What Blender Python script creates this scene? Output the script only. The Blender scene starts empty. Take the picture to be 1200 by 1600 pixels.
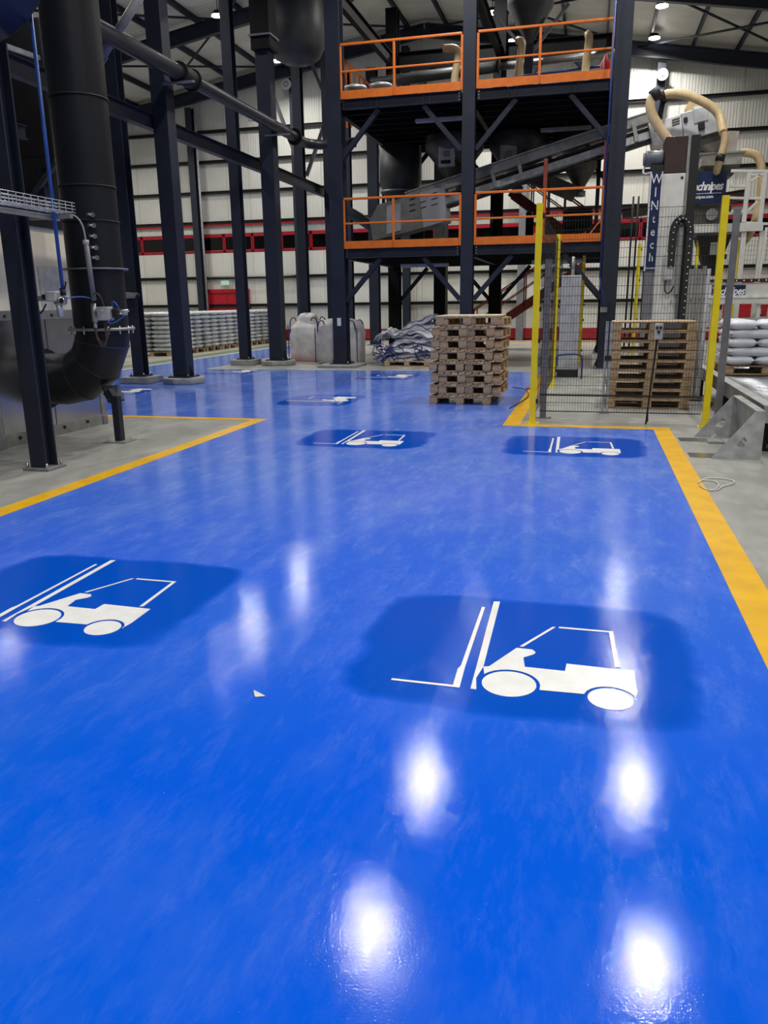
import bpy, bmesh, math, random
from mathutils import Vector, Matrix
random.seed(7)
V = Vector
C = bpy.context.scene.collection
scn = bpy.context.scene
# ------------------------------------------------------------------ camera
CH = 1.6
F = 1224.0
g = math.atan(-.013)
th = math.atan(326*math.cos(g)/F)
yaw = math.atan(329/(F/math.cos(th)))
fw = V((-math.sin(yaw)*math.cos(th), math.cos(yaw)*math.cos(th), -math.sin(th)))
rt = V((math.cos(yaw), math.sin(yaw), 0))
up = rt.cross(fw)
ex = math.cos(g)*rt + math.sin(g)*up
ey = -math.sin(g)*rt + math.cos(g)*up
cam = bpy.data.cameras.new('camera')
cam.sensor_fit = 'VERTICAL'; cam.sensor_height = 36; cam.lens = F/1600*36
cam.clip_end = 200
co = bpy.data.objects.new('camera', cam); C.objects.link(co)
co.matrix_world = Matrix(((ex.x, ey.x, -fw.x, 0), (ex.y, ey.y, -fw.y, 0), (ex.z, ey.z, -fw.z, CH), (0, 0, 0, 1)))
scn.camera = co
CP = V((0, 0, CH))
def ray(x, y): return (x-600)/F*ex - (y-800)/F*ey + fw
def fl(x, y, z=0):
    d = ray(x, y); return CP + d*((z-CH)/d.z)
def aY(x, y, Y):
    d = ray(x, y); return CP + d*(Y/d.y)
def aX(x, y, X):
    d = ray(x, y); return CP + d*(X/d.x)
# ------------------------------------------------------------------ world, exposure
scn.view_settings.view_transform = 'Standard'
scn.view_settings.look = 'None'
scn.view_settings.exposure = 0.08
scn.view_settings.gamma = 1
scn.view_settings.use_curve_mapping = False
w = bpy.data.worlds.new('world'); scn.world = w; w.use_nodes = True
w.node_tree.nodes['Background'].inputs[0].default_value = (.6, .7, .9, 1)
w.node_tree.nodes['Background'].inputs[1].default_value = .02
LAMP_W = 205.0
LAMPS = [(1.7, y) for y in (-2, 5, 13.1, 19, 24.6, 30.0, 33.3)] + \
        [(-3.7, y) for y in (-2, 5, 12.8, 18.2, 24.0, 29.4)] + [(-3.28, 32.5)] + \
        [(-12.5, y) for y in (18.3, 23.4, 27.05, 32.3)] + \
        [(8.5, y) for y in (2, 11)] + [(-20, y) for y in (22, 30)]  # the two rightmost are added to brighten the roller conveyor
# ------------------------------------------------------------------ materials
def mat(name, col, rough=.5, metal=0, col2=None, nscale=6, bump=0, bscale=60, detail=4, spec=.5, emit=None, stretch=None, coat=0):
    m = bpy.data.materials.new(name); m.use_nodes = True
    nt = m.node_tree; b = nt.nodes['Principled BSDF']
    b.inputs['Base Color'].default_value = (*col, 1)
    b.inputs['Roughness'].default_value = rough
    b.inputs['Metallic'].default_value = metal
    b.inputs['Specular IOR Level'].default_value = spec
    b.inputs['Coat Weight'].default_value = coat
    if emit:
        b.inputs['Emission Color'].default_value = (*emit[:3], 1)
        b.inputs['Emission Strength'].default_value = emit[3]
    if col2 is None:
        col2 = tuple(c*.75 for c in col)
    tc = nt.nodes.new('ShaderNodeTexCoord'); src = tc.outputs['Object']
    if stretch:
        mp = nt.nodes.new('ShaderNodeMapping'); mp.inputs['Scale'].default_value = stretch
        nt.links.new(src, mp.inputs[0]); src = mp.outputs[0]
    n = nt.nodes.new('ShaderNodeTexNoise'); n.inputs['Scale'].default_value = nscale; n.inputs['Detail'].default_value = detail
    nt.links.new(src, n.inputs['Vector'])
    r = nt.nodes.new('ShaderNodeValToRGB')
    r.color_ramp.elements[0].position = .35; r.color_ramp.elements[0].color = (*col2, 1)
    r.color_ramp.elements[1].position = .65; r.color_ramp.elements[1].color = (*col, 1)
    nt.links.new(n.outputs[0], r.inputs[0]); nt.links.new(r.outputs[0], b.inputs['Base Color'])
    if bump:
        n2 = nt.nodes.new('ShaderNodeTexNoise'); n2.inputs['Scale'].default_value = bscale
        nt.links.new(src, n2.inputs['Vector'])
        bp = nt.nodes.new('ShaderNodeBump'); bp.inputs['Strength'].default_value = bump; bp.inputs['Distance'].default_value = .01
        nt.links.new(n2.outputs[0], bp.inputs['Height']); nt.links.new(bp.outputs[0], b.inputs['Normal'])
    return m
navy = mat('navy_steel_paint', (.018, .023, .042), .5, col2=(.013, .017, .031), nscale=2, spec=.35)
black = mat('black_or_unlit_steel', (.006, .006, .009), .65, col2=(.004, .004, .006), nscale=2, spec=.2)  # black paint; also puts shade into unlit steel under the decks
dark = mat('dark_dusty_steel', (.014, .014, .016), .6, spec=.3)
ductm = mat('duct_black_paint', (.007, .009, .015), .42, col2=(.005, .006, .010), nscale=1.5, spec=.35)
blued = mat('dark_blue_casing', (.003, .008, .04), .45, spec=.3)
orange = mat('orange_paint', (.72, .17, .015), .45, col2=(.62, .14, .012))
brown = mat('brown_red_paint', (.22, .035, .02), .5)
yellow = mat('yellow_post_paint', (.88, .72, .01), .45, col2=(.8, .62, .01))
yline = mat('yellow_floor_paint', (.80, .46, .008), .35, col2=(.68, .37, .008), nscale=5, detail=10)
wline = mat('pale_floor_paint', (.55, .6, .5), .4)
yline2 = mat('faded_yellow_floor_paint', (.62, .55, .25), .4)
gline = mat('green_grey_floor_paint', (.16, .2, .14), .4)
white = mat('white_floor_paint', (.86, .87, .88), .3, col2=(.78, .79, .8), nscale=9)
red = mat('red_paint', (.42, .006, .02), .4)
reddoor = mat('red_door_paint', (.5, .008, .022), .4)
redskirt = mat('red_skirting', (.35, .008, .018), .5)
galv = mat('galvanised_steel', (.62, .64, .67), .38, .6, col2=(.42, .44, .46), nscale=9, detail=8)
galvd = mat('dull_galvanised_sheet', (.42, .43, .42), .4, .7, col2=(.32, .33, .33), nscale=7)
galvl = mat('light_painted_sheet', (.62, .66, .72), .4, .2, col2=(.55, .58, .64))
chrome = mat('bright_metal', (.75, .75, .76), .2, 1)
greyp = mat('grey_painted_steel', (.20, .20, .23), .5)
greyl = mat('light_grey_plastic', (.5, .51, .52), .45)
whitep = mat('white_painted_steel', (.72, .72, .70), .4, col2=(.64, .64, .62))
whites = mat('white_sheet_housing', (.8, .81, .84), .35)
cream = mat('cream_partition', (.84, .76, .55), .6, col2=(.8, .72, .52))
navysign = mat('navy_sign', (.008, .022, .09), .35)
lettr = mat('sign_white_lettering', (.9, .9, .92), .4)
glass = mat('dark_window_pane', (.003, .003, .0035), .04, spec=.3)
rubber = mat('black_rubber', (.012, .012, .013), .6)
hose = mat('cream_spiral_hose', (.72, .55, .32), .45, col2=(.62, .46, .26), nscale=8)
brownbox = mat('brown_sheet_box', (.045, .022, .018), .5)
bluem = mat('blue_air_pipe', (.02, .10, .42), .4)
bluedk = mat('dark_blue_pipe', (.008, .035, .2), .45)
pipem = mat('dark_grey_pipe', (.03, .033, .045), .35)
bluestrap = mat('blue_strap', (.02, .04, .22), .6)
concm = mat('concrete_plinth', (.30, .31, .31), .7, col2=(.22, .23, .23), nscale=8)
hopperm = mat('dusty_hopper_steel', (.15, .14, .13), .5, .4, col2=(.09, .085, .08), nscale=4)
silom = mat('grey_silo_steel', (.07, .075, .08), .5, .3, nscale=3)
wood = mat('pallet_wood', (.58, .42, .26), .75, col2=(.33, .22, .13), nscale=5, stretch=(3, 3, 14), detail=8)
woodl = mat('pale_pallet_wood', (.74, .64, .48), .75, col2=(.56, .45, .30), nscale=5, detail=8)
woodd = mat('grey_pallet_wood', (.48, .35, .22), .8, col2=(.24, .17, .1), nscale=6, detail=8)
film = mat('stretch_film_bag', (.68, .69, .70), .3, col2=(.44, .46, .48), nscale=7, bump=.5, bscale=14)
bagw = mat('white_bag', (.70, .73, .80), .38, col2=(.60, .63, .70), nscale=6, bump=.4, bscale=20)
fabric = mat('woven_bulk_bag', (.74, .73, .75), .6, col2=(.58, .57, .60), nscale=5, bump=.6, bscale=12)
fabric2 = mat('silver_woven_sack', (.74, .75, .78), .45, col2=(.42, .44, .52), nscale=3.0, bump=.8, bscale=10)
rollerm = mat('roller_steel', (.36, .38, .42), .28, .9, col2=(.28, .3, .33), nscale=12)
galvs = mat('smooth_galvanised_sheet', (.50, .52, .54), .22, .95, col2=(.40, .42, .44), nscale=3)
scrap = mat('white_paper', (.75, .75, .72), .6)
plastic = mat('clear_plastic_film', (.75, .77, .76), .15)
emitm = mat('lamp_lens', (1, 1, 1), .3, emit=(1, .97, .92, 45))
exitm = mat('exit_sign_face', (.25, .5, .4), .4, emit=(.5, .8, .65, .35))

def panel_mat(name, c1, c2, axis, ribs, rough=.35):
    m = mat(name, c1, rough, col2=c2, nscale=1.2, stretch=(1, 1, 1))
    nt = m.node_tree; b = nt.nodes['Principled BSDF']
    tc = nt.nodes.new('ShaderNodeTexCoord')
    sp = nt.nodes.new('ShaderNodeSeparateXYZ'); nt.links.new(tc.outputs['Object'], sp.inputs[0])
    mu = nt.nodes.new('ShaderNodeMath'); mu.operation = 'MULTIPLY'; mu.inputs[1].default_value = ribs*2*math.pi
    nt.links.new(sp.outputs[axis], mu.inputs[0])
    si = nt.nodes.new('ShaderNodeMath'); si.operation = 'SINE'; nt.links.new(mu.outputs[0], si.inputs[0])
    bp = nt.nodes.new('ShaderNodeBump'); bp.inputs['Strength'].default_value = .35; bp.inputs['Distance'].default_value = .01
    nt.links.new(si.outputs[0], bp.inputs['Height']); nt.links.new(bp.outputs[0], b.inputs['Normal'])
    return m
wallm = panel_mat('wall_cladding', (.70, .70, .66), (.66, .66, .62), 0, 9)
roofm = panel_mat('roof_cladding', (.60, .59, .53), (.52, .51, .46), 1, 5, .5)

def floor_material(name, blue, patches=()):
    m = bpy.data.materials.new(name); m.use_nodes = True
    nt = m.node_tree; N = nt.nodes; L = nt.links; b = N['Principled BSDF']
    geo = N.new('ShaderNodeNewGeometry')
    def noise(s, d=6, stretch=(1, 1, 1), rot=0, r=.6):
        mp = N.new('ShaderNodeMapping'); mp.inputs['Scale'].default_value = stretch; mp.inputs['Rotation'].default_value = (0, 0, rot)
        L.new(geo.outputs['Position'], mp.inputs[0])
        n = N.new('ShaderNodeTexNoise'); n.inputs['Scale'].default_value = s; n.inputs['Detail'].default_value = d
        n.inputs['Roughness'].default_value = r
        L.new(mp.outputs[0], n.inputs['Vector']); return n.outputs[0]
    def ramp(src, a, c, ca=(0, 0, 0), cb=(1, 1, 1)):
        r = N.new('ShaderNodeValToRGB'); e = r.color_ramp.elements
        e[0].position = a; e[1].position = c; e[0].color = (*ca, 1); e[1].color = (*cb, 1)
        L.new(src, r.inputs[0]); return r.outputs[0]
    def mix(f, a, c, mode='MIX'):
        x = N.new('ShaderNodeMix'); x.data_type = 'RGBA'; x.blend_type = mode
        for s, v in ((x.inputs[0], f), (x.inputs[6], a), (x.inputs[7], c)):
            if isinstance(v, (int, float)): s.default_value = v
            elif isinstance(v, tuple): s.default_value = (*v, 1)
            else: L.new(v, s)
        return x.outputs[2]
    def math_(op, a, c=0):
        x = N.new('ShaderNodeMath'); x.operation = op
        for s, v in ((x.inputs[0], a), (x.inputs[1], c)):
            if isinstance(v, (int, float)): s.default_value = v
            else: L.new(v, s)
        return x.outputs[0]
    if blue:
        big = ramp(noise(.35, 4), .4, .65)
        scuff = ramp(noise(1.5, 12, (1, .55, 1), .5, .72), .47, .72)
        fine = ramp(noise(8, 12, (1, .3, 1), -.6, .8), .50, .70)
        base = mix(big, (.001, .095, .74), (.002, .108, .68))
        # wear: scuffs plus reflection haze painted in, paler away from the camera
        sx = N.new('ShaderNodeSeparateXYZ'); L.new(geo.outputs['Position'], sx.inputs[0])
        wy = N.new('ShaderNodeMapRange'); wy.inputs[1].default_value = 2.2; wy.inputs[2].default_value = 7.5
        L.new(sx.outputs[1], wy.inputs[0])
        wear_haze = math_('MULTIPLY', wy.outputs[0], 1.0)
        s1 = math_('ADD', math_('MULTIPLY', scuff, .40), math_('MULTIPLY', fine, .36))
        s2 = math_('MULTIPLY', s1, math_('ADD', math_('MULTIPLY', wear_haze, .75), .30))
        s2 = math_('ADD', s2, math_('MULTIPLY', wear_haze, .34))
        mask = None
        for (px, py, hx, hy, rot) in patches:
            mp = N.new('ShaderNodeMapping'); mp.vector_type = 'TEXTURE'
            mp.inputs['Location'].default_value = (px, py, 0); mp.inputs['Rotation'].default_value = (0, 0, rot)
            mp.inputs['Scale'].default_value = (hx, hy, 1)
            L.new(geo.outputs['Position'], mp.inputs[0])
            s = N.new('ShaderNodeSeparateXYZ'); L.new(mp.outputs[0], s.inputs[0])
            ax = math_('POWER', math_('ABSOLUTE', s.outputs[0]), 6); ay = math_('POWER', math_('ABSOLUTE', s.outputs[1]), 6)
            d = math_('ADD', ax, ay)
            v = math_('SUBTRACT', 1, d)
            mask = v if mask is None else math_('MAXIMUM', mask, v)
        if mask is not None:
            wob = math_('MULTIPLY', math_('SUBTRACT', noise(2.5, 5), .5), 1.2)
            mk = ramp(math_('ADD', mask, wob), .02, .5)
            inv = math_('SUBTRACT', 1, mk)
            s2 = math_('MULTIPLY', s2, math_('ADD', math_('MULTIPLY', inv, .97), .03))
        col = mix(s2, base, (.24, .36, .80))
        if mask is not None:
            col = mix(mk, col, (.0008, .078, .56))
        spk = ramp(noise(55, 2), .765, .78)
        col = mix(math_('MULTIPLY', spk, .22), col, (.5, .58, .75))
        L.new(col, b.inputs['Base Color'])
        rr = math_('ADD', .045, math_('MULTIPLY', s1, .26))
        if mask is not None: rr = math_('SUBTRACT', rr, math_('MULTIPLY', mk, .015))
        L.new(rr, b.inputs['Roughness'])
        b.inputs['Specular IOR Level'].default_value = .22
        h = math_('ADD', math_('MULTIPLY', noise(150, 2), .30), math_('MULTIPLY', noise(22, 2), .10))
    else:
        big = ramp(noise(.5, 6), .35, .65, (.26, .265, .255), (.36, .365, .35))
        st = ramp(noise(3, 10, (1, .5, 1), .3, .7), .45, .7)
        col = mix(math_('MULTIPLY', st, .5), big, (.42, .42, .40))
        L.new(col, b.inputs['Base Color'])
        L.new(math_('ADD', .30, math_('MULTIPLY', st, .18)), b.inputs['Roughness'])
        h = math_('ADD', math_('MULTIPLY', noise(80, 3), .4), math_('MULTIPLY', noise(12, 3), .5))
    bp = N.new('ShaderNodeBump'); bp.inputs['Strength'].default_value = .30; bp.inputs['Distance'].default_value = .003
    L.new(h, bp.inputs['Height']); L.new(bp.outputs[0], b.inputs['Normal'])
    return m

# ------------------------------------------------------------------ mesh builder
def rloc(p):
    v = V((0, 0, 0))
    while p is not None:
        v = v + p.location; p = p.parent
    return v
class MB:
    def __init__(s): s.v = []; s.f = []; s.sm = []
    def add(s, vs, fs, smooth=False):
        o = len(s.v); s.v += [tuple(v) for v in vs]; s.f += [tuple(i+o for i in f) for f in fs]; s.sm += [smooth]*len(fs); return s
    def box(s, x0, x1, y0, y1, z0, z1):
        return s.add([(x0,y0,z0),(x1,y0,z0),(x1,y1,z0),(x0,y1,z0),(x0,y0,z1),(x1,y0,z1),(x1,y1,z1),(x0,y1,z1)],
                     [(3,2,1,0),(4,5,6,7),(0,1,5,4),(1,2,6,5),(2,3,7,6),(3,0,4,7)])
    def bar(s, p, q, w, h, upv=(0, 0, 1)):
        p = V(p); q = V(q); d = (q-p).normalized(); u = V(upv)
        if abs(d.dot(u)) > .98: u = V((0, 1, 0))
        a = d.cross(u).normalized(); u2 = a.cross(d)
        vs = []
        for c in (p, q):
            for i, j in ((-1,-1),(1,-1),(1,1),(-1,1)): vs.append(c + a*(w/2*i) + u2*(h/2*j))
        return s.add(vs, [(0,1,2,3),(7,6,5,4),(0,4,5,1),(1,5,6,2),(2,6,7,3),(3,7,4,0)])
    def cyl(s, p, q, r, r2=None, n=16, caps=True):
        p = V(p); q = V(q); r2 = r if r2 is None else r2
        d = (q-p).normalized(); u = V((0,0,1)) if abs(d.z) < .95 else V((1,0,0))
        a = d.cross(u).normalized(); c = a.cross(d)
        vs = []
        for o, rr in ((p, r), (q, r2)):
            for i in range(n):
                t = 2*math.pi*i/n; vs.append(o + (a*math.cos(t) + c*math.sin(t))*rr)
        s.add(vs, [(i, i+n, (i+1) % n+n, (i+1) % n) for i in range(n)], True)
        if caps:
            k = len(s.v)-2*n
            s.f += [tuple(k+i for i in range(n)), tuple(k+n+i for i in reversed(range(n)))]; s.sm += [False, False]
        return s
    def tube(s, pts, r, n=8, smooth_iter=0):
        pts = [V(p) for p in pts]
        for _ in range(smooth_iter):
            o = [pts[0]]
            for a, b in zip(pts, pts[1:]): o += [a.lerp(b, .25), a.lerp(b, .75)]
            o.append(pts[-1]); pts = o
        rings = []; ref = None
        for i, p in enumerate(pts):
            d = (pts[min(i+1, len(pts)-1)] - pts[max(i-1, 0)]).normalized()
            if ref is None: ref = V((0,0,1)) if abs(d.z) < .9 else V((1,0,0))
            a = d.cross(ref)
            if a.length < 1e-4: a = d.cross(V((0,1,0)))
            a.normalize(); c = a.cross(d).normalized(); ref = c
            rad = r[i*len(r)//len(pts)] if isinstance(r, (list, tuple)) else r
            rings.append([p + (a*math.cos(2*math.pi*k/n) + c*math.sin(2*math.pi*k/n))*rad for k in range(n)])
        vs = [v for rg in rings for v in rg]; fs = []
        for i in range(len(rings)-1):
            for k in range(n): fs.append((i*n+k, (i+1)*n+k, (i+1)*n+(k+1) % n, i*n+(k+1) % n))
        s.add(vs, fs, True)
        k = len(s.v)-len(vs)
        s.f += [tuple(k+i for i in range(n)), tuple(k+len(vs)-n+i for i in reversed(range(n)))]; s.sm += [False, False]
        return s
    def ibeam(s, p, q, h=.3, w=.15, t=.014, upv=(0,0,1)):
        p = V(p); q = V(q); d = (q-p).normalized(); u = V(upv)
        if abs(d.dot(u)) > .98: u = V((0,1,0))
        a = d.cross(u).normalized(); u2 = a.cross(d)
        s.bar(p+u2*(h/2-t/2), q+u2*(h/2-t/2), w, t, u); s.bar(p-u2*(h/2-t/2), q-u2*(h/2-t/2), w, t, u)
        return s.bar(p, q, t, h-2*t, u)
    def lathe(s, c, prof, n=24):
        c = V(c); vs = []; m = len(prof)
        for r, z in prof:
            for i in range(n):
                t = 2*math.pi*i/n; vs.append((c.x+r*math.cos(t), c.y+r*math.sin(t), c.z+z))
        return s.add(vs, [(j*n+i, j*n+(i+1) % n, (j+1)*n+(i+1) % n, (j+1)*n+i) for j in range(m-1) for i in range(n)], True)
    def prism(s, poly, f):      # f(u, v, side) -> point ; poly in u,v ccw
        n = len(poly)
        vs = [f(u, v, 0) for u, v in poly] + [f(u, v, 1) for u, v in poly]
        return s.add(vs, [tuple(range(n)), tuple(reversed(range(n, 2*n)))] + [(i, i+n, (i+1) % n+n, (i+1) % n) for i in range(n)])
    def build(s, name, m, parent=None, bev=0, kind=None, label=None, off=True):
        me = bpy.data.meshes.new(name)
        o0 = rloc(parent) if (parent is not None and off) else V((0,0,0))
        me.from_pydata([(v[0]-o0.x, v[1]-o0.y, v[2]-o0.z) for v in s.v], [], s.f)
        me.materials.append(m)
        me.polygons.foreach_set('use_smooth', s.sm)
        bm = bmesh.new(); bm.from_mesh(me); bmesh.ops.recalc_face_normals(bm, faces=bm.faces); bm.to_mesh(me); bm.free()
        me.update()
        o = bpy.data.objects.new(name, me); C.objects.link(o)
        if parent is not None: o.parent = parent
        if bev:
            md = o.modifiers.new('bevel', 'BEVEL'); md.width = bev; md.segments = 2; md.limit_method = 'ANGLE'
        if kind: o['kind'] = kind
        if label: o['label'] = label
        return o
def thing(name, label, cat, loc=(0,0,0), group=None):
    o = bpy.data.objects.new(name, None); C.objects.link(o); o.location = V(loc); o.empty_display_size = .2
    o['label'] = label; o['category'] = cat
    if group: o['group'] = group
    return o
def tag(o, label, cat, group=None):
    # a single-mesh thing: move its origin to its base
    me = o.data; xs = [v.co for v in me.vertices]
    c = V(((min(v.x for v in xs)+max(v.x for v in xs))/2, (min(v.y for v in xs)+max(v.y for v in xs))/2, min(v.z for v in xs)))
    me.transform(Matrix.Translation(-c)); o.location = c
    o['label'] = label; o['category'] = cat
    if group: o['group'] = group
    return o
def struct(o): o['kind'] = 'structure'; return o
def kids(o): return [c for c in bpy.data.objects if c.parent == o]
def dup(root, loc, rotz=0, label=None, group=None, kidmap=None):
    r = root.copy(); C.objects.link(r); r.location = V(loc); r.rotation_euler = (0, 0, rotz)
    if label: r['label'] = label
    if group: r['group'] = group
    for ch in (kidmap if kidmap is not None else kids(root)):
        c = ch.copy(); C.objects.link(c); c.parent = r
    return r
def text(body, size, m, parent, loc, rot, name='lettering', shear=0, extrude=.002, width=None, offset=0, xs=1.0, sp=1.0):
    cu = bpy.data.curves.new(name, 'FONT'); cu.body = body; cu.size = size; cu.extrude = extrude; cu.shear = shear
    cu.align_x = 'CENTER'; cu.align_y = 'CENTER'; cu.offset = offset; cu.resolution_u = 2; cu.space_character = sp
    t = bpy.data.objects.new(name, cu); C.objects.link(t)
    bpy.context.view_layer.update()
    me = bpy.data.meshes.new_from_object(t.evaluated_get(bpy.context.evaluated_depsgraph_get()))
    bpy.data.objects.remove(t)
    me.transform(Matrix.Diagonal((xs, 1, 1, 1)))
    me.transform(rot.to_4x4()); me.materials.clear(); me.materials.append(m)
    o = bpy.data.objects.new(name, me); C.objects.link(o); o.parent = parent
    o.location = V(loc) - rloc(parent)
    return o
FACE = Matrix(((1, 0, 0), (0, 0, -1), (0, 1, 0)))       # text standing in the XZ plane, read from -Y
FACEX = Matrix(((0, 0, 1), (1, 0, 0), (0, 1, 0)))       # text standing in the YZ plane, read from +X

# ================================================================== SETTING
XL, XR, YB, YF = -24.0, 14.0, -12.0, 34.86
RX, RZ, RS = -7.0, 12.5, .165
def rz(x): return RZ - RS*abs(x-RX)
MB().box(XL, XR, YB, YF+.3, -.2, 0).build('floor', floor_material('concrete_floor', False), bev=0)['kind'] = 'structure'
ICONS = []
w1 = fl(478*.45+580, 376*.45+900)
ICONS.append((w1, 0, 'white forklift pictogram on the blue floor, large one at lower right with lamp glare'))
ICONS.append((fl(59, 966), 0, 'white forklift pictogram on the blue floor at left, cut by the picture edge'))
ICONS.append((fl(556, 693), 0, 'white forklift pictogram on the blue floor, middle one ahead of the pallet stack'))
ICONS.append((fl(891, 706), 0, 'white forklift pictogram on the blue floor beside the right yellow corner'))
ICONS.append((fl(534, 626), math.pi/2, 'sideways white forklift pictogram on the blue floor left of the pallet stack'))
ICONS.append((fl(630, 589), math.pi/2, 'sideways white forklift pictogram in front of the heap of empty sacks'))
ICONS.append((fl(210, 612), math.pi/2, 'sideways white forklift pictogram half hidden behind the duct support'))
ICONS.append((fl(384, 581), math.pi/2, 'sideways white forklift pictogram beyond the grey plinths at left'))
patches = []
for p, r, l in ICONS:
    c = V((.03, .36, 0)); c.rotate(Matrix.Rotation(r, 3, 'Z'))
    patches.append((p.x+c.x, p.y+c.y, .80, .66, r))
paintm = floor_material('blue_floor_coating', True, patches)
fp = MB().box(-4.46, .845, YB, 10.54, -.01, .002).box(-11.8, -1.07, 10.54, 18.95, -.01, .002).box(-11.8, -9.7, 18.95, 33, -.01, .002).build('floor_coating', paintm)
struct(fp)
def stripe(poly, m, label, z=.004):
    o = MB().prism(poly, lambda u, v, k: (u, v, .0005 if k == 0 else z)).build('floor_line', m)
    return tag(o, label, 'floor marking')
stripe([(-4.65, YB+4), (-4.46, YB+4), (-4.46, 10.54), (-4.65, 10.36)], yline, 'yellow painted line along the left side of the blue floor')
stripe([(-11.8, 10.36), (-4.65, 10.36), (-4.46, 10.54), (-11.8, 10.54)], yline, 'yellow painted line crossing behind the steel box and duct support')
stripe([(.845, YB+4), (1.05, YB+4), (1.05, 10.66), (.845, 10.46)], yline, 'broad yellow painted line along the right side of the blue floor')
stripe([(-1.07, 10.46), (.845, 10.46), (1.05, 10.66), (-.85, 10.66)], yline, 'yellow painted line crossing in front of the mesh fence')
stripe([(-1.07, 10.46), (-.85, 10.66), (-.85, 18.6), (-1.07, 18.6)], yline, 'yellow painted line along the fence side beside the pallet stack')
stripe([(-11.95, 10.6), (-11.8, 10.6), (-11.8, 33), (-11.95, 33)], wline, 'thin pale line along the far left edge of the blue aisle')
stripe([(-12.7, 10.6), (-11.95, 10.6), (-11.95, 33), (-12.7, 33)], gline, 'dull green strip beside the pale line at the bag pallets')
stripe([(-12.85, 10.6), (-12.7, 10.6), (-12.7, 33), (-12.85, 33)], yline2, 'faded yellow line in front of the wrapped bag pallets')
stripe([(-9.7, 18.95), (-1.2, 18.95), (-1.2, 19.05), (-9.7, 19.05)], wline, 'thin pale line along the far edge of the blue floor')
stripe([(-5.8, 32.2), (.5, 32.2), (.5, 32.7), (-5.8, 32.7)], yline, 'yellow line at the foot of the back wall')

# back wall: cladding sheets, girts, skirting, window band
zt = lambda x: rz(x)-.05
wall = MB().box(XL-.3, XR+.3, YF+.12, YF+.3, 0, 8.2).build('wall_back', dark); struct(wall)
zs = [0] + [aY(310, y, YF).z for y in (478, 435)] + [aY(400, 393, YF).z, aY(400, 364, YF).z]
gz = [aY(310, 478, YF).z, aY(310, 435, YF).z, aY(400, 346, YF).z, aY(310, 303, YF).z, aY(310, 255, YF).z, aY(310, 208, YF).z]
print('girts', gz, 'win', zs)
WZ0, WZ1 = zs[3], zs[4]
x = XL
mats_w = [wallm, panel_mat('wall_cladding_b', (.66, .66, .62), (.62, .62, .58), 0, 9)]
k = 0
while x < XR-.01:
    x1 = min(x+1.12, XR)
    a, b_ = (x+.006, x1-.006)
    MB().box(a, b_, YF, YF+.12, .45, WZ0-.02).build('wall_panel', mats_w[k % 2], wall)
    MB().add([(a,YF,WZ1+.02),(b_,YF,WZ1+.02),(b_,YF+.12,WZ1+.02),(a,YF+.12,WZ1+.02),(a,YF,zt(a)),(b_,YF,zt(b_)),(b_,YF+.12,zt(b_)),(a,YF+.12,zt(a))],
             [(3,2,1,0),(4,5,6,7),(0,1,5,4),(1,2,6,5),(2,3,7,6),(3,0,4,7)]).build('wall_panel', mats_w[(k//2) % 2], wall)
    x = x1; k += 1
for z in gz:
    MB().ibeam((XL, YF-.08, z), (XR, YF-.08, z), .13, .1, .02).build('girt', dark, wall)
MB().bar((XL, YF-.1, aY(330, 353, YF).z), (XR, YF-.1, aY(330, 353, YF).z), .07, .07).build('fire_pipe', red, wall)
sk = MB().box(XL, XR, YF-.05, YF+.02, .06, .50).build('baseboard_back', redskirt); struct(sk)
# windows
px = aY(395, 380, YF).x - 1.4*6
n = 1
while px < 8:
    wn = MB().box(px, px+1.38, YF-.02, YF+.1, WZ0, WZ0+.10).box(px, px+1.38, YF-.02, YF+.1, WZ1-.14, WZ1).box(px, px+.06, YF-.02, YF+.1, WZ0, WZ1).box(px+1.32, px+1.38, YF-.02, YF+.1, WZ0, WZ1)
    wo = wn.build('window_%d' % n, red, bev=.01); struct(wo)
    MB().box(px+.06, px+1.32, YF+.04, YF+.06, WZ0+.1, WZ1-.14).build('pane', glass, wo)
    px += 1.4; n += 1
# red double door in the back wall
da = aY(323, 450, YF); db = aY(388, 450, YF)
dz = aY(340, 452, YF).z
dr = MB().box(da.x, da.x+.16, YF-.12, YF, 0, dz).box(db.x-.1, db.x+.06, YF-.12, YF, 0, dz).box(da.x, db.x, YF-.12, YF, dz-.18, dz).build('door_1', red, bev=.01); struct(dr)
MB().box(da.x+.16, (da.x+db.x)/2-.01, YF-.07, YF-.02, .02, dz-.18).build('door_leaf', reddoor, dr)
lf = MB().box((da.x+db.x)/2+.01, db.x-.1, YF-.07, YF-.02, .02, dz-.18).build('door_leaf', reddoor, dr)
MB().box((da.x+db.x)/2+.08, (da.x+db.x)/2+.12, YF-.11, YF-.07, 1.0, 1.15).build('door_handle', chrome, lf)
# red doorway at far right behind the bagging line
q = aY(1165, 440, YF); q2 = aY(1215, 440, YF)
dr = MB().box(q.x-.75, q2.x+1.6, YF-.14, YF-.02, 0, aY(1180, 436, YF).z).build('door_2', reddoor, bev=.02); struct(dr)
MB().box(q.x+.6, q.x+.66, YF-.17, YF-.14, 1.0, 1.2).build('door_handle', chrome, dr)
# side and front walls
for nm, bx in (('wall_left', (XL-.3, XL, YB, YF+.3, 0, rz(XL))), ('wall_right', (XR, XR+.3, YB, YF+.3, 0, rz(XR)))):
    struct(MB().box(*bx).build(nm, wallm))
struct(MB().prism([(XL, 0), (XR, 0), (XR, rz(XR)), (RX, RZ), (XL, rz(XL))], lambda u, v, k: (u, YB-.3*k, v)).build('wall_front', wallm))
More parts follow.
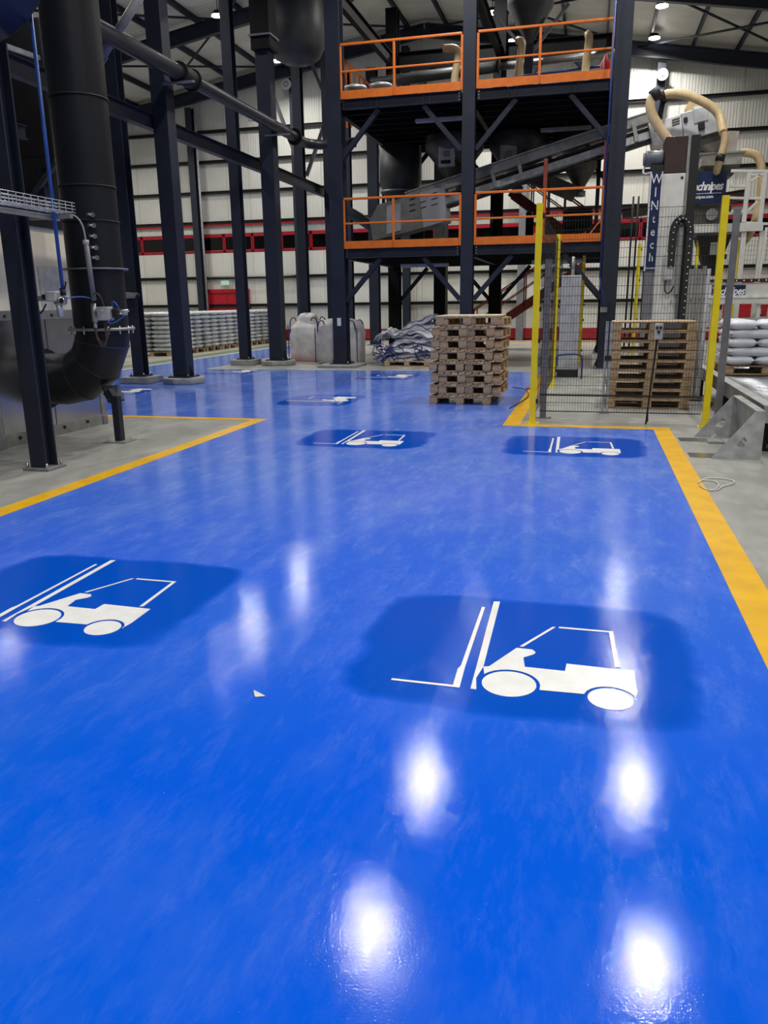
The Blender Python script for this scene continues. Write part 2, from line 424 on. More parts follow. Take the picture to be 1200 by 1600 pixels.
# roof: sheets, purlins, rafters, bracing
roof = MB().prism([(XL-.3, rz(XL)+.18), (RX, RZ+.2), (XR+.3, rz(XR)+.18), (XR+.3, rz(XR)+.3), (RX, RZ+.32), (XL-.3, rz(XL)+.3)],
                  lambda u, v, k: (u, YB-.3 if k == 0 else YF+.3, v)).build('ceiling', dark); struct(roof)
y = YB
while y < YF:
    y1 = min(y+1.17, YF)
    for s, xe in ((-1, XL), (1, XR)):
        MB().prism([(RX, RZ), (xe, rz(xe)), (xe, rz(xe)+.17), (RX, RZ+.17)], lambda u, v, k, y=y, y1=y1: (u, (y if k == 0 else y1)+(-.006 if k else .006), v)).build('roof_panel', roofm, roof)
    y = y1
x = XL+.8
while x < XR:
    z = rz(x)-.11
    if abs(x-RX) > .3: MB().ibeam((x, YB, z), (x, YF, z), .2, .08, .012).build('purlin', navy, roof)
    x += 1.55
RAFT = [-9.5, -3.2, 3.1, 9.5, 15.8, 22.1, 28.4, 34.3]
for y in RAFT:
    for xe in (XL, XR):
        MB().ibeam((RX, y, RZ-.45), (xe, y, rz(xe)-.45), .48, .2, .02).build('rafter', navy, roof)
for a, b in zip(RAFT[3:], RAFT[4:]):
    if a in (22.1, 28.4, 15.8):
        for xa, xb in ((-19, -13), (-13, -7.2), (1.2, 7.2), (-6.8, .8)):
            o = MB().cyl((xa, a, rz(xa)-.3), (xb, b, rz(xb)-.3), .04, n=6).cyl((xa, b, rz(xa)-.36), (xb, a, rz(xb)-.36), .04, n=6)
            o.build('wind_brace', navy, roof)
# gable posts on the back wall
for i, xk in enumerate((-22.5, -17.6, -12.7, -7.83, -2.92, 2.1, 7.0, 11.9)):
    zt2 = rz(xk)-.75
    struct(MB().ibeam((xk, YF-.3, 0), (xk, YF-.3, zt2), .3, .3, .02, (0,1,0)).build('trim_%d' % (i+1), greyp if i == 4 else navy))

# ================================================================== LAMPS
def lamp(x, y, z, idx, label):
    t = thing('high_bay_lamp', label, 'lamp', (x, y, z), 'high bay lamps under the roof')
    hs = MB().cyl((x, y, z+.03), (x, y, z+.16), .20, .12, 20).build('housing', dark, t)
    MB().cyl((x, y, z), (x, y, z+.029), .19, n=20).build('lens', emitm, hs)
    MB().cyl((x, y, z+.16), (x, y, rz(x)-.2), .012, n=6).build('hanger', dark, t)
    l = bpy.data.lights.new('lamp_light', 'AREA'); l.shape = 'DISK'; l.size = .3; l.spread = math.radians(150); l.energy = LAMP_W; l.color = (1, .965, .89)
    lo = bpy.data.objects.new('lamp_light', l); C.objects.link(lo); lo.parent = t; lo.location = (0, 0, -.01)
for i, (lx, ly) in enumerate(LAMPS):
    lz = 10.86 if -14 < lx < 2 else rz(lx)-.8
    lab = {(1.7, 33.3): 'lit high bay lamp nearest the back wall above the palletiser, upper right', (1.7, 30.0): 'lit high bay lamp at the top edge above the palletiser, upper right',
           (-3.7, 29.4): 'lit high bay lamp seen between the upper guardrail bars right of the middle column', (-3.28, 32.5): 'small lit high bay lamp farthest behind the upper platform',
           (-12.5, 27.05): 'lit high bay lamp at upper left beside the slim column', (-12.5, 32.3): 'lit high bay lamp at upper left beside the thick column under the tank'}.get((lx, ly),
           'high bay lamp under the roof outside the picture, mirrored in the blue floor or, at far right, added to light the rollers')
    lamp(lx, ly, min(lz, rz(lx)-.32), i, lab)

# ================================================================== STEEL COLUMNS
def column(x, y, s, z1, label, kind='box', plinth=None, m=navy, z0=0):
    t = thing('steel_column', label, 'column', (x, y, 0))
    zb = z0
    if plinth:
        r, h, n = plinth
        if n == 4: MB().box(x-r, x+r, y-r, y+r, 0, h).build('plinth', concm, t, bev=.02)
        else: MB().cyl((x, y, 0), (x, y, h), r, n=8).build('plinth', concm, t, bev=.02)
        zb = h
    pl = max(s*.75, .15)
    MB().box(x-pl, x+pl, y-pl, y+pl, zb, zb+.025).build('base_plate', greyp if not plinth else m, t, bev=.004)
    zb += .025
    if kind == 'box':
        MB().box(x-s/2, x+s/2, y-s/2, y+s/2, zb, z1).build('shaft', m, t, bev=.012)
    else:
        MB().ibeam((x, y, zb), (x, y, z1), s, s, .02, (0,1,0)).build('shaft', m, t)
    for i in (-1, 1):
        for j in (-1, 1):
            MB().cyl((x+i*s*.62, y+j*s*.62, zb), (x+i*s*.62, y+j*s*.62, zb+.05), .016, n=6).build('bolt', chrome, t)
    if kind != 'plain':
        for i in (-1, 1):
            MB().prism([(0, 0), (s*.24, 0), (0, .25)], lambda u, v, k, i=i: (x+i*(s/2+u), y-.01+.02*k, zb+v)).build('gusset', m, t)
    return t
column(-5.37, 6.80, .185, 3.93, 'nearest navy square column standing on concrete beside the black duct', 'plain')
column(-9.40, 15.37, .245, 9.9, 'slim navy column on a square grey plinth just right of the black duct', 'plain', (.34, .14, 4))
column(-8.38, 15.37, .33, 9.9, 'thick navy column on an eight-sided grey plinth behind the duct', 'box', (.46, .13, 8))
column(-9.22, 20.46, .26, 9.9, 'slim navy column on a square plinth at the corner of the concrete island', 'plain', (.33, .15, 4))
column(-8.25, 20.46, .37, 9.9, 'thick navy column on an eight-sided plinth left of the bulk bags', 'box', (.5, .13, 8))
column(-9.28, 25.6, .28, 9.9, 'dark column in the third row, seen left of the front tower column', 'plain')
column(-8.25, 25.6, .37, 9.9, 'thick dark column in the third row behind the bulk bags', 'plain')
column(-9.28, 30.8, .3, 9.9, 'slim dark column near the back wall, left of its thicker neighbour', 'plain')
column(-8.25, 30.8, .37, 9.9, 'thick dark column near the back wall behind the sack heap', 'plain')
CX = (-6.31, -3.02, .38)
FY, RY = 20.11, 26.1
column(CX[0], FY, .36, 10.2, 'front left navy tower column on a base plate beside the bulk bags', 'ibeam', (.52, .07, 4))
column(CX[1], FY, .30, 10.2, 'front middle navy tower column rising behind the interlocked pallet stack', 'ibeam')
column(CX[2], FY, .36, 10.2, 'front right navy tower column inside the mesh fence with blue pipe', 'ibeam')
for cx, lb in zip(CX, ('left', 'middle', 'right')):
    column(cx, RY, .36, 10.2, 'rear %s tower column in shadow under the platforms' % lb, 'ibeam', m=black)  # rear steel coloured black for the shade it stands in
# white notice on the front left column
q = aY(499, 494, FY-.19)
tag(MB().box(CX[0]-.05, CX[0]+.05, FY-.192, FY-.182, 1.05, 1.25).build('notice', scrap), 'small white paper notice stuck on the front left tower column', 'notice')

# ================================================================== PLATFORMS
def platform(z, label, dz=.22):
    t = thing('steel_platform', label, 'platform', ((CX[0]+CX[2])/2, (FY+RY)/2, z-dz))
    for a, b in zip(CX, CX[1:]):
        for yy in (FY-.08, RY):
            MB().ibeam((a+.19, yy, z-dz/2), (b-.19, yy, z-dz/2), dz, .12, .014).build('edge_beam', navy, t)
        for xx in (a+1.0, b-1.0):
            for yy in (FY-.08,):
                MB().box(xx-.09, xx-.075, yy-.065, yy+.065, z-dz+.01, z-.01).box(xx+.075, xx+.09, yy-.065, yy+.065, z-dz+.01, z-.01).build('stiffener', navy, t)
        for s, xx in ((1, a+.17), (-1, b-.17)):
            for yy in (FY-.02, RY+.02):
                MB().ibeam((xx, yy, z-dz-1.05), (xx+s*.92, yy, z-dz-.03), .11, .11, .012, (0,1,0)).build('knee_brace', navy, t)
            MB().cyl((xx+s*.06, FY-.09, z-dz*.2), (xx+s*.06, FY-.1, z-dz*.2), .02, n=6).cyl((xx+s*.06, FY-.09, z-dz*.5), (xx+s*.06, FY-.1, z-dz*.5), .02, n=6).cyl((xx+s*.06, FY-.09, z-dz*.8), (xx+s*.06, FY-.1, z-dz*.8), .02, n=6).build('bolt', chrome, t)
    for xx in CX:
        MB().ibeam((xx, FY+.2, z-dz/2), (xx, RY-.2, z-dz/2), dz, .12, .014).build('cross_beam', navy, t)
    n = 9
    for i in range(n):
        yy = FY+.6+(RY-FY-1.0)*i/(n-1)
        MB().ibeam((CX[0]+.1, yy, z-dz/2-.02), (CX[2]-.1, yy, z-dz/2-.02), .14, .07, .01).build('joist', black, t)
    for i in range(6):
        y0 = FY+.02+(RY-FY-.04)*i/6
        MB().box(CX[0]-.15, CX[2]+.15, y0+.01, y0+(RY-FY-.04)/6-.01, z-.03, z-.003).build('deck_plate', dark, t)
    return t
Z1, Z2 = 2.94, 6.37
platform(Z1, 'lower navy steel platform with dark deck on the tower')
platform(Z2, 'upper navy steel platform with dark deck on the tower')
def guard(x0, x1, y, z, label, mid, mtop=orange, h=1.18):
    t = thing('guardrail', label, 'guardrail', ((x0+x1)/2, y, z))
    MB().bar((x0, y, z+h), (x1, y, z+h), .05, .055).build('top_rail', mtop, t, bev=.01)
    MB().bar((x0, y, z+.6), (x1, y, z+.6), .04, .045).build('mid_rail', mtop, t, bev=.01)
    for xx in (x0, mid, x1):
        MB().bar((xx, y, z), (xx, y, z+h-.03), .055, .05).build('post', mtop, t, bev=.01)
    for a, b in ((x0, mid), (mid, x1)):
        MB().box(a+.03, b-.03, y-.035, y-.025, z+.0, z+.18).build('toe_board', mtop, t)
    return t
gy = FY-.14
def px2(x, Y=gy): return aY(x, 100, Y).x
guard(CX[0]+.19, CX[1]-.17, gy, Z2, 'orange guardrail on the left half of the upper platform', -4.80)
guard(CX[1]+.2, CX[2]-.22, gy, Z2, 'orange guardrail on the right half of the upper platform', -1.42)
guard(CX[0]+.19, CX[1]-.17, gy, Z1, 'orange guardrail on the left half of the lower platform', -4.85)
t = guard(CX[1]+.2, CX[2]-.24, gy, Z1, 'orange guardrail on the right half of the lower platform', -1.2)
for xx in (-1.2, CX[2]-.24):
    MB().bar((xx, gy+.04, Z1), (xx, gy+.04, Z1+1.85 if xx < 0 else Z1+2.15), .09, .06).build('gate_post', brown, t, bev=.01)
MB().bar((-1.42, gy, Z1+.18), (-1.2, gy, Z1+.42), .03, .03).bar((CX[2]-.5, gy, Z1+.18), (CX[2]-.26, gy, Z1+.5), .03, .03).build('corner_stay', orange, t)
# third level at the very top
t = thing('upper_frame', 'dark steel frame at the top of the tower with bolted braces', 'steel frame', (-3, 23, 8.3))
for a, b in zip(CX, CX[1:]):
    MB().ibeam((a+.19, RY, 8.75), (b-.19, RY, 8.75), .5, .2, .02).build('beam', black, t)
    MB().ibeam((a+.1, RY+.02, 7.3), (a+1.3, RY+.02, 8.5), .16, .14, .014, (0,1,0)).build('brace', navy, t)
    MB().ibeam((b-.1, RY+.02, 7.3), (b-1.3, RY+.02, 8.5), .16, .14, .014, (0,1,0)).build('brace', navy, t)
    MB().ibeam((a+.19, FY+.1, 9.3), (b-.19, FY+.1, 9.3), .3, .15, .015).build('beam', black, t)
for xx in CX:
    MB().ibeam((xx, FY+.2, 8.75), (xx, RY-.2, 8.75), .35, .15, .015).build('beam', black, t)
q = aY(803, 30, 24)
t = thing('steel_hopper', 'dark funnel hopper in the frame above the upper platform', 'hopper', (-2.1, 24, 8.2))
MB().lathe((-2.0, 24, 8.32), [(.10, 0), (.12, .1), (.62, .9), (.62, 1.6), (0, 1.6)], 24).build('body', silom, t)
MB().box(-2.12, -1.88, 23.88, 24.12, 6.4, 8.3).build('outlet', navy, t)
for s in (-1, 1): MB().bar((-2.0+s*1.0, 24, 9.2), (-2.0+s*.14, 24, 8.2), .08, .08).build('stay', greyp, t)

# things standing on the upper platform
for (hpx, hpy, y_, lb) in ((555, 133, 20.75, 'left round steel lid on a drum neck on the upper platform'), (595, 129.5, 21.3, 'right round steel lid on a drum neck on the upper platform')):
    c = aY(hpx, hpy, y_); x = c.x; zh = c.z-Z2
    t = thing('drum_hatch', lb, 'hatch', (x, y_, Z2))
    MB().lathe((x, y_, Z2), [(.24, 0), (.24, zh-.14), (.29, zh-.12), (.30, zh-.08), (.29, zh-.05), (.18, zh-.01), (0, zh)], 24).build('neck', galv, t)
    MB().bar((x+.3, y_-.03, Z2+zh-.2), (x+.42, y_-.03, Z2+zh-.06), .05, .05).build('latch', chrome, t)
def hose3(px, ptop, lb, curve):
    a = aY(px[0], px[1], 22.0); b = aY(ptop[0], ptop[1], 22.0)
    t = MB().tube([(a.x, 22, Z2), (a.x, 22, (Z2+b.z)/2), (b.x, 22, b.z-.15), (b.x-.05*curve, 22, b.z), (b.x-.4*curve, 22.1, b.z+.05)], .095, 12, 2).build('suction_hose', hose)
    tag(t, lb, 'hose')
hose3((709, 130), (717, 75), 'left pale hose rising from the upper platform', 1)
hose3((809, 120), (816, 64), 'middle pale hose rising from the upper platform under a lamp', .3)
hose3((914, 114), (921, 55), 'right pale hose rising from the upper platform', .1)
t = thing('air_duct', 'grey round duct running level above the upper platform', 'duct', (-3, 24.5, 7.6))
MB().cyl((-6.6, 24.6, 7.85), (-2.9, 24.6, 8.0), .15, n=20).build('section', silom, t)
MB().cyl((-2.85, 24.6, 8.0), (.4, 24.6, 8.1), .10, n=20).build('section', galvd, t)
MB().cyl((-2.9, 24.6, 8.0), (-2.84, 24.6, 8.0), .2, n=20).build('flange', silom, t)
tag(MB().tube([(-6.3, 23.4, 7.15), (-4, 23.4, 7.3), (-2, 23.4, 7.42), (.1, 23.4, 7.5)], .03, 8).build('compressed_air_pipe', bluedk), 'thin blue pipe running level above the upper platform', 'pipe')
# orange stair behind the left end of the upper platform
t = thing('orange_stair', 'small orange stair rail behind the upper platform at left', 'stair', (-6.4, 23.2, Z2))
ha, hb = aY(536, 92, 23), aY(573, 129, 23)
MB().bar(ha, hb, .05, .06).build('handrail', orange, t)
MB().bar(ha+V((0, .7, 0)), hb+V((0, .7, 0)), .05, .06).build('handrail', orange, t)
for i in range(5):
    p = ha.lerp(hb, (i+.5)/5)
    MB().bar((p.x, 23, Z2), (p.x, 23, p.z), .04, .04).build('baluster', orange, t)
tag(MB().lathe((.02, 20.9, Z2), [(.09, 0), (.11, .1), (.11, .55), (.05, .65), (.03, .72), (0, .74)], 14).build('fire_extinguisher', red), 'red extinguisher at the right end of the upper platform', 'extinguisher')
tag(MB().box(-.62, -.36, 21, 21.2, Z2, Z2+.17).build('slotted_box', greyl), 'small pale slotted box behind the upper right toe board', 'box')

# tubes lights under decks
for i, (x, y_, z, lb) in enumerate(((-3.9, 21.2, 6.08, 'grey unlit strip fitting under the upper deck at left'), (-.9, 23.0, 6.02, 'grey unlit strip fitting under the upper deck at right'),
                                    (-4.4, 21.6, 2.62, 'grey unlit strip fitting under the lower deck at left'), (-.9, 21.4, 2.62, 'grey unlit strip fitting under the lower deck at right'))):
    t = thing('strip_light', lb, 'light fitting', (x, y_, z))
    MB().box(x-.65, x+.65, y_-.08, y_+.08, z-.09, z).build('diffuser', greyl, t, bev=.02)
    MB().box(x-.05, x+.05, y_-.03, y_+.03, z, z+.12).build('clip', dark, t)

# hoppers between the decks
def hopper(x, y_, ztop, zbot, r, label, off=0, box=False, m=hopperm):
    t = thing('steel_hopper', label, 'hopper', (x, y_, zbot))
    MB().lathe((x, y_, zbot), [(.11, 0), (.13, .12), (r, ztop-zbot-.35), (r, ztop-zbot), (0, ztop-zbot)], 28).build('cone', m, t)
    MB().cyl((x, y_, zbot-.12), (x, y_, zbot+.02), .17, n=20).build('outlet_flange', galvd, t)
    MB().cyl((x, y_, zbot+.4*(ztop-zbot)), (x, y_, zbot+.4*(ztop-zbot)+.03), r*.42+.09, n=24).build('band', galvd, t)
    if box:
        MB().box(x+box-.22, x+box+.22, y_-.75, y_-.6, zbot+.45, zbot+1.0).build('control_box', whites, t, bev=.015)
        MB().box(x+box-.06, x+box+.10, y_-.82, y_-.75, zbot+.68, zbot+.84).build('display', galvd, t)
        MB().box(x+box-.14, x+box+.12, y_-.8, y_-.75, zbot+.52, zbot+.60).build('button_row', rubber, t)
        MB().tube([(x+box+.22, y_-.7, zbot+.6), (x+box+.5, y_-.6, zbot+.4), (x+box+.3, y_-.4, zbot+.1)], .02, 6, 2).build('cable', rubber, t)
    return t
hopper(-3.95, 23.6, Z2-.3, 4.75, .82, 'cone hopper with white control box under the upper deck, left of the middle column', box=-.1)
hopper(-2.2, 23.9, Z2-.3, 4.7, .80, 'cone hopper under the upper deck just right of the middle column', box=-.2, m=hopperm)
hopper(-.5, 24.2, Z2-.3, 4.55, .8, 'dark cone hopper under the upper deck near the right column')
t = thing('chute', 'dark angled chute with motor between the decks at right', 'chute', (-.9, 24, 4.1))
MB().bar((-1.9, 23.6, 5.0), (-.6, 23.8, 4.45), .35, .38).build('trough', hopperm, t)
MB().box(-.9, -.1, 23.5, 24.1, 3.55, 4.05).build('motor_housing', black, t, bev=.06)
MB().cyl((-.75, 23.7, 2.94), (-.75, 23.7, 3.6), .14, n=12).build('leg', black, t)
# cyclone body behind left
t = thing('cyclone_separator', 'tall grey cyclone tapering down behind the front left tower column', 'cyclone', (-5.9, 24, 3.6))
MB().lathe((-5.65, 24.2, 3.55), [(.13, 0), (.16, .3), (.62, 1.5), (.62, 2.45), (0, 2.45)], 26).build('body', silom, t)
MB().tube([(-5.65, 24.2, 3.6), (-6.1, 24.2, 3.55), (-6.9, 24.0, 4.1), (-7.3, 24.0, 4.3)], .16, 14, 2).build('inlet_pipe', silom, t)
MB().cyl((-5.65, 24.2, 4.75), (-5.65, 24.2, 4.8), .60, n=26).build('flange', galvd, t)
for a_ in (-1, 1): MB().bar((-5.65+.6*a_, 24.5, Z1), (-5.65+.6*a_, 24.5, 4.8), .08, .08).build('leg', black, t)
t = thing('bucket_elevator', 'black vertical elevator casing between rear tower columns at left', 'elevator', (-4.9, 27.05, 0))
MB().box(-5.15, -4.75, 26.8, 27.3, 0, 7.0).build('casing', black, t, bev=.02)
MB().box(-5.25, -4.65, 26.7, 27.4, 0, .7).build('boot', black, t, bev=.03)
MB().box(-5.15, -4.75, 26.77, 26.8, 2.9, 4.45).build('joint_flange', galvd, t)

# inclined belt conveyor
t = thing('inclined_conveyor', 'long galvanised inclined belt conveyor crossing the tower up to the right', 'conveyor', (-6, 22.5, 3.6))
yc = 22.5
A = V((-5.0, yc, 4.20)); B = V((1.25, yc, 5.82)); D = (B-A).normalized(); U = V((-D.z, 0, D.x))
MB().bar(A+U*.17, B+U*.17, .55, .24).build('trough', galvd, t, bev=.03)
MB().bar(A+U*.30, B+U*.30, .60, .03).build('side_lip', galv, t)
MB().bar(A-U*.22-V((0,.24,0)), B-U*.22-V((0,.24,0)), .05, .17).build('rail', galv, t)
MB().bar(A-U*.22+V((0,.24,0)), B-U*.22+V((0,.24,0)), .05, .17).build('rail', galv, t)
MB().bar(A-U*.05, B-U*.05, .36, .05).build('belt', rubber, t)
MB().bar(A-U*.36, B-U*.36, .40, .03).build('belt', rubber, t)
Lc = (B-A).length
for f in (.12, .37, .48, .93):
    p = A + D*(Lc*f)
    MB().bar(p-U*.28-V((0,.28,0)), p+U*.16-V((0,.30,0)), .09, .05, (0,1,0)).build('bracket', galv, t)
for f in (.22, .6, .75, .86):
    p = A + D*(Lc*f)
    MB().cyl(p-U*.02-V((0,.26,0)), p-U*.02+V((0,.26,0)), .06, n=12).build('idler', rubber, t)
tp = [aY(577, 345, yc-.35), aY(591, 319, yc-.35), aY(655, 302, yc-.35), aY(661, 356, yc-.35), aY(624, 366, yc-.35), aY(583, 376, yc-.35)]
MB().prism([(p.x, p.z) for p in tp], lambda u, v, k: (u, yc-.35+.7*k, v)).build('tail_guard', galvd, t, bev=.01)
tp = [aY(655, 301, yc-.37), aY(694, 290, yc-.37), aY(698, 345, yc-.37), aY(661, 356, yc-.37)]
MB().prism([(p.x, p.z) for p in tp], lambda u, v, k: (u, yc-.37+.74*k, v)).build('tail_cover', galvl, t, bev=.01)
tp = [aY(604, 322, yc-.39), aY(626, 317, yc-.39), aY(626, 360, yc-.39), aY(604, 366, yc-.39)]
MB().prism([(p.x, p.z) for p in tp], lambda u, v, k: (u, yc-.39+.04*k, v)).build('inspection_hatch', galvl, t)
sl = MB()
for i in range(3):
    for j in range(3):
        p = aY(640+i*17, 312+j*9-i*4.5, yc-.38)
        sl.bar(p, p+D*.16, .012, .02)
sl.build('vent_slot', rubber, t)
# head box, white part and grey part
def quad(pts, y0, d, name, m, par, bev=.01):
    q = [aY(px, py, y0) for px, py in pts]
    return MB().prism([(p.x, p.z) for p in q], lambda u, v, k: (u, y0+d*k, v)).build(name, m, par, bev=bev)
y0 = yc-.38
quad([(1013,193), (1064,179), (1068,216), (1020,228)], y0, .76, 'head_housing', whites, t)
quad([(1064,177), (1082,172), (1083,167), (1106,164), (1124,174), (1128,203), (1070,220)], y0-.02, .80, 'drive_housing', galvl, t)
quad([(1083,170), (1106,165), (1107,187), (1085,193)], y0-.05, .03, 'access_cover', galvl, t)
quad([(1091,192), (1101,190), (1102,201), (1092,203)], y0-.10, .08, 'motor_mount', rubber, t)
quad([(1068,184), (1074,182), (1075,190), (1069,192)], y0-.06, .05, 'switch', rubber, t)
sl = MB()
for (ax, ay) in ((1022,199), (1022,205), (1050,188), (1050,192), (1050,196)):
    p = aY(ax, ay, y0-.01); sl.bar(p, p+D*.18, .012, .02)
sl.build('vent_slot', rubber, t)
quad([(1086,213), (1126,203), (1130,236), (1105,239), (1096,235)], y0+.1, .5, 'discharge_chute', hopperm, t)
MB().cyl(aY(1084,172,yc)+V((0,-.25,.02)), aY(1084,172,yc)+V((0,.25,.02)), .2, n=20).build('head_pulley', hose, t)
for (px_, py_) in ((706, 300), (975, 215)):
    pass
MB().bar((-3.55, yc+.1, Z1), (-3.55, yc+.1, 4.25), .12, .12).build('support_leg', black, t)
MB().bar((.0, yc+.1, Z1), (.0, yc+.1, 5.2), .1, .1).build('support_leg', black, t)

# brown stair behind the platform (upper flight between the decks, lower flight to the floor)
def stair(x0, z0, x1, z1, y_, label, n, side=.8):
    t = thing('steel_stair', label, 'stair', (x0, y_, min(z0, z1)))
    for yy in (y_, y_+side):
        MB().bar((x0, yy, z0), (x1, yy, z1), .04, .26).build('stringer', brown, t)
        MB().bar((x0, yy, z0+1.05), (x1, yy, z1+1.05), .045, .045).build('handrail', brown, t)
        MB().bar((x0, yy, z0+.6), (x1, yy, z1+.6), .035, .035).build('knee_rail', brown, t)
        for i in range(5):
            f = (i+.3)/4.6
            MB().bar((x0+(x1-x0)*f, yy, z0+(z1-z0)*f), (x0+(x1-x0)*f, yy, z0+(z1-z0)*f+1.05), .04, .04).build('baluster', brown, t)
    for i in range(n):
        f = (i+.5)/n
        cx, cz = x0+(x1-x0)*f, z0+(z1-z0)*f
        MB().box(cx-.13, cx+.13, y_+.03, y_+side-.03, cz-.015, cz+.015).build('tread', dark, t)
    return t
stair(-4.2, .15, -.3, Z1-.2, 28.0, 'dark red steel stair rising to the right below the lower platform', 14)
stair(-2.5, 4.75, -.3, 3.15, 25.0, 'dark red steel stair descending to the right between the platforms', 11)
tag(MB().ibeam((.75, 26.5, 4.15), (4.2, 26.5, 4.55), .3, .15, .02).build('brown_beam', brownbox), 'brown steel beam right of the tower behind the palletiser', 'beam')
for i, xx in enumerate((1.05, 1.2)):
    tag(MB().cyl((xx, 26.2, 0), (xx, 26.2, 4.6), .03, n=8).build('thin_riser_pipe', dark), 'thin dark riser pipe, %s of the pair right of the tower' % ('left' if i == 0 else 'right'), 'pipe')
# dark machine clutter at rear on lower deck
for i, (x, y_, lb) in enumerate(((-2.9, 24.8, 'black motor unit on the lower deck behind the middle column'), (-1.9, 24.9, 'black pump unit on the lower deck at the foot of the red stair'))):
    t = thing('motor_unit', lb, 'motor', (x, y_, Z1))
    MB().box(x-.3, x+.3, y_-.2, y_+.2, Z1, Z1+.1).build('bed', black, t)
    MB().cyl((x-.28, y_, Z1+.35), (x+.28, y_, Z1+.35), .2, n=16).build('body', black, t)
    MB().cyl((x, y_, Z1+.5), (x, y_, Z1+1.2), .12, n=12).build('riser', black, t)

# ================================================================== LEFT BEAMS, PIPE
tag(MB().ibeam((-8.58, 8.0, 5.10), (-8.58, 26.0, 5.10), .28, .16, .016).build('tie_beam', navy), 'navy tie beam running level along the left column row', 'beam')
XP = -7.88
pa, pb = aX(158, 51, XP), aX(425, 192, XP)
pz = (pa.z+pb.z)/2
print('pipe z', pa, pb)
t = thing('conveying_pipe', 'large dark round pipe with flanges running along the left columns', 'pipe', (XP, 17, pz))
fy_ = aX(300, 133, XP).y
MB().cyl((XP, 8.5, pz), (XP, fy_-.5, pz), .145, n=18).build('section', pipem, t)
MB().cyl((XP, fy_-.5, pz), (XP, fy_, pz), .175, n=18).build('sleeve', dark, t)
MB().tube([(XP, fy_, pz), (XP, 20, pz), (XP, 21.6, pz), (XP, 22.3, pz-.02), (-7.3, 22.6, pz-.03), (-6.55, 22.6, pz)], .13, 16, 2).build('section', pipem, t)
for yy in (fy_-.52, fy_+.02, 21.4): MB().cyl((XP, yy-.02, pz), (XP, yy+.02, pz), .21, n=18).build('flange', dark, t)
for yy in (15.1, 20.15):
    MB().bar((-8.2, yy, pz-.18), (-7.55, yy, pz-.18), .08, .03).build('support_bracket', greyp, t)
# diagonal pipe brace upper left and X braces between columns
t = thing('diagonal_brace', 'grey tubular diagonal brace crossing behind the duct at upper left', 'brace', (-9, 13, 5))
a = aY(155, 95, 13.0); b = aY(222, -10, 13.0)
MB().cyl(a, b, .07, n=12).build('tube', greyp, t)
MB().bar(a+V((-.1,0,-.1)), a+V((.1,0,.1)), .02, .2).build('end_plate', greyp, t)
for a, b, lb in (((427,150), (472,270), 'dark diagonal brace left of the tower sloping down right'), ((512,180), (479,275), 'dark diagonal brace left of the tower sloping down left'),
                 ((470,60), (508,150), 'thin dark brace beside the hanging tank')):
    tag(MB().bar(aY(*a, 25.9), aY(*b, 25.9), .1, .1, (0,1,0)).build('angle_brace', greyp), lb, 'brace')
a = aX(415, -20, -7.3); 
tag(MB().cyl((-7.3, 13, 9.4), (-7.3, 19.9, 9.2), .12, n=14).build('overhead_pipe', pipem), 'dark pipe high up running towards the tower at top', 'pipe')
# hanging tank
t = thing('hanging_tank', 'grey round-bottomed tank hanging between the left columns high up', 'tank', (-7.6, 22.8, 7.9))
tc_ = aY(462, 20, 22.8)
MB().lathe((tc_.x, 22.8, aY(460, 102, 22.8).z), [(0, 0), (.35, .03), (.62, .16), (.78, .45), (.8, .9), (.8, 3.0), (0, 3.0)], 28).build('shell', silom, t)
MB().cyl((tc_.x, 22.8, tc_.z+.2), (tc_.x, 22.8, tc_.z+.24), .83, n=28).build('band', galvd, t)
# dark housings on columns near the top
column_boxes = ((404, 15, 20.3, 'black sleeve box around the thick column near the roof'),)
t = thing('cable_box', 'black sleeve housing around the thick column near the roof', 'housing', (-8.25, 20.46, 8.1))
MB().box(-8.5, -8.0, 20.2, 20.72, 7.7, 9.2).build('case', black, t, bev=.01)
MB().box(-8.54, -7.96, 20.16, 20.76, 8.0, 8.04).build('collar', greyp, t)

# left dark machinery (above the steel box, partly cropped)
t = thing('fan_casing', 'dark blue round fan casing cut off at the top left corner', 'fan casing', (-5.66, 6.4, 4.0))
MB().cyl((-5.66, 5.8, 4.87), (-5.66, 7.05, 4.87), .9, n=40).build('shell', blued, t, bev=.03)
MB().cyl((-5.66, 5.76, 4.87), (-5.66, 5.8, 4.87), .5, n=24).build('inlet_ring', blued, t)
t = thing('dark_infill_unit', 'added dark housing in place of shaded wall and beams, far left behind the columns', 'dark infill', (-15.0, 20.5, 0))
fx, fyy = -15.0, 20.5  # added dark bulk standing for shaded wall, beams and hopper
for i in (-1, 1):
    for j in (-1, 1):
        MB().bar((fx-.1+i*.75, fyy+j*1.0, 0), (fx-.1+i*.75, fyy+j*1.0, 5.4), .2, .2).build('leg', navy, t)
MB().box(fx-1.4, fx+1.3, fyy-1.3, fyy+1.3, 5.4, 8.6).build('body', black, t, bev=.03)
MB().add([(fx-1.2,fyy-1.2,5.4),(fx+1.2,fyy-1.2,5.4),(fx+1.2,fyy+1.2,5.4),(fx-1.2,fyy+1.2,5.4),(fx-.2,fyy-.2,3.4),(fx+.2,fyy-.2,3.4),(fx+.2,fyy+.2,3.4),(fx-.2,fyy+.2,3.4)],
         [(3,2,1,0),(4,5,6,7),(0,1,5,4),(1,2,6,5),(2,3,7,6),(3,0,4,7)]).build('hopper', dark, t)
MB().cyl((fx, fyy, 2.6), (fx, fyy, 3.4), .2, n=14).build('outlet', black, t)
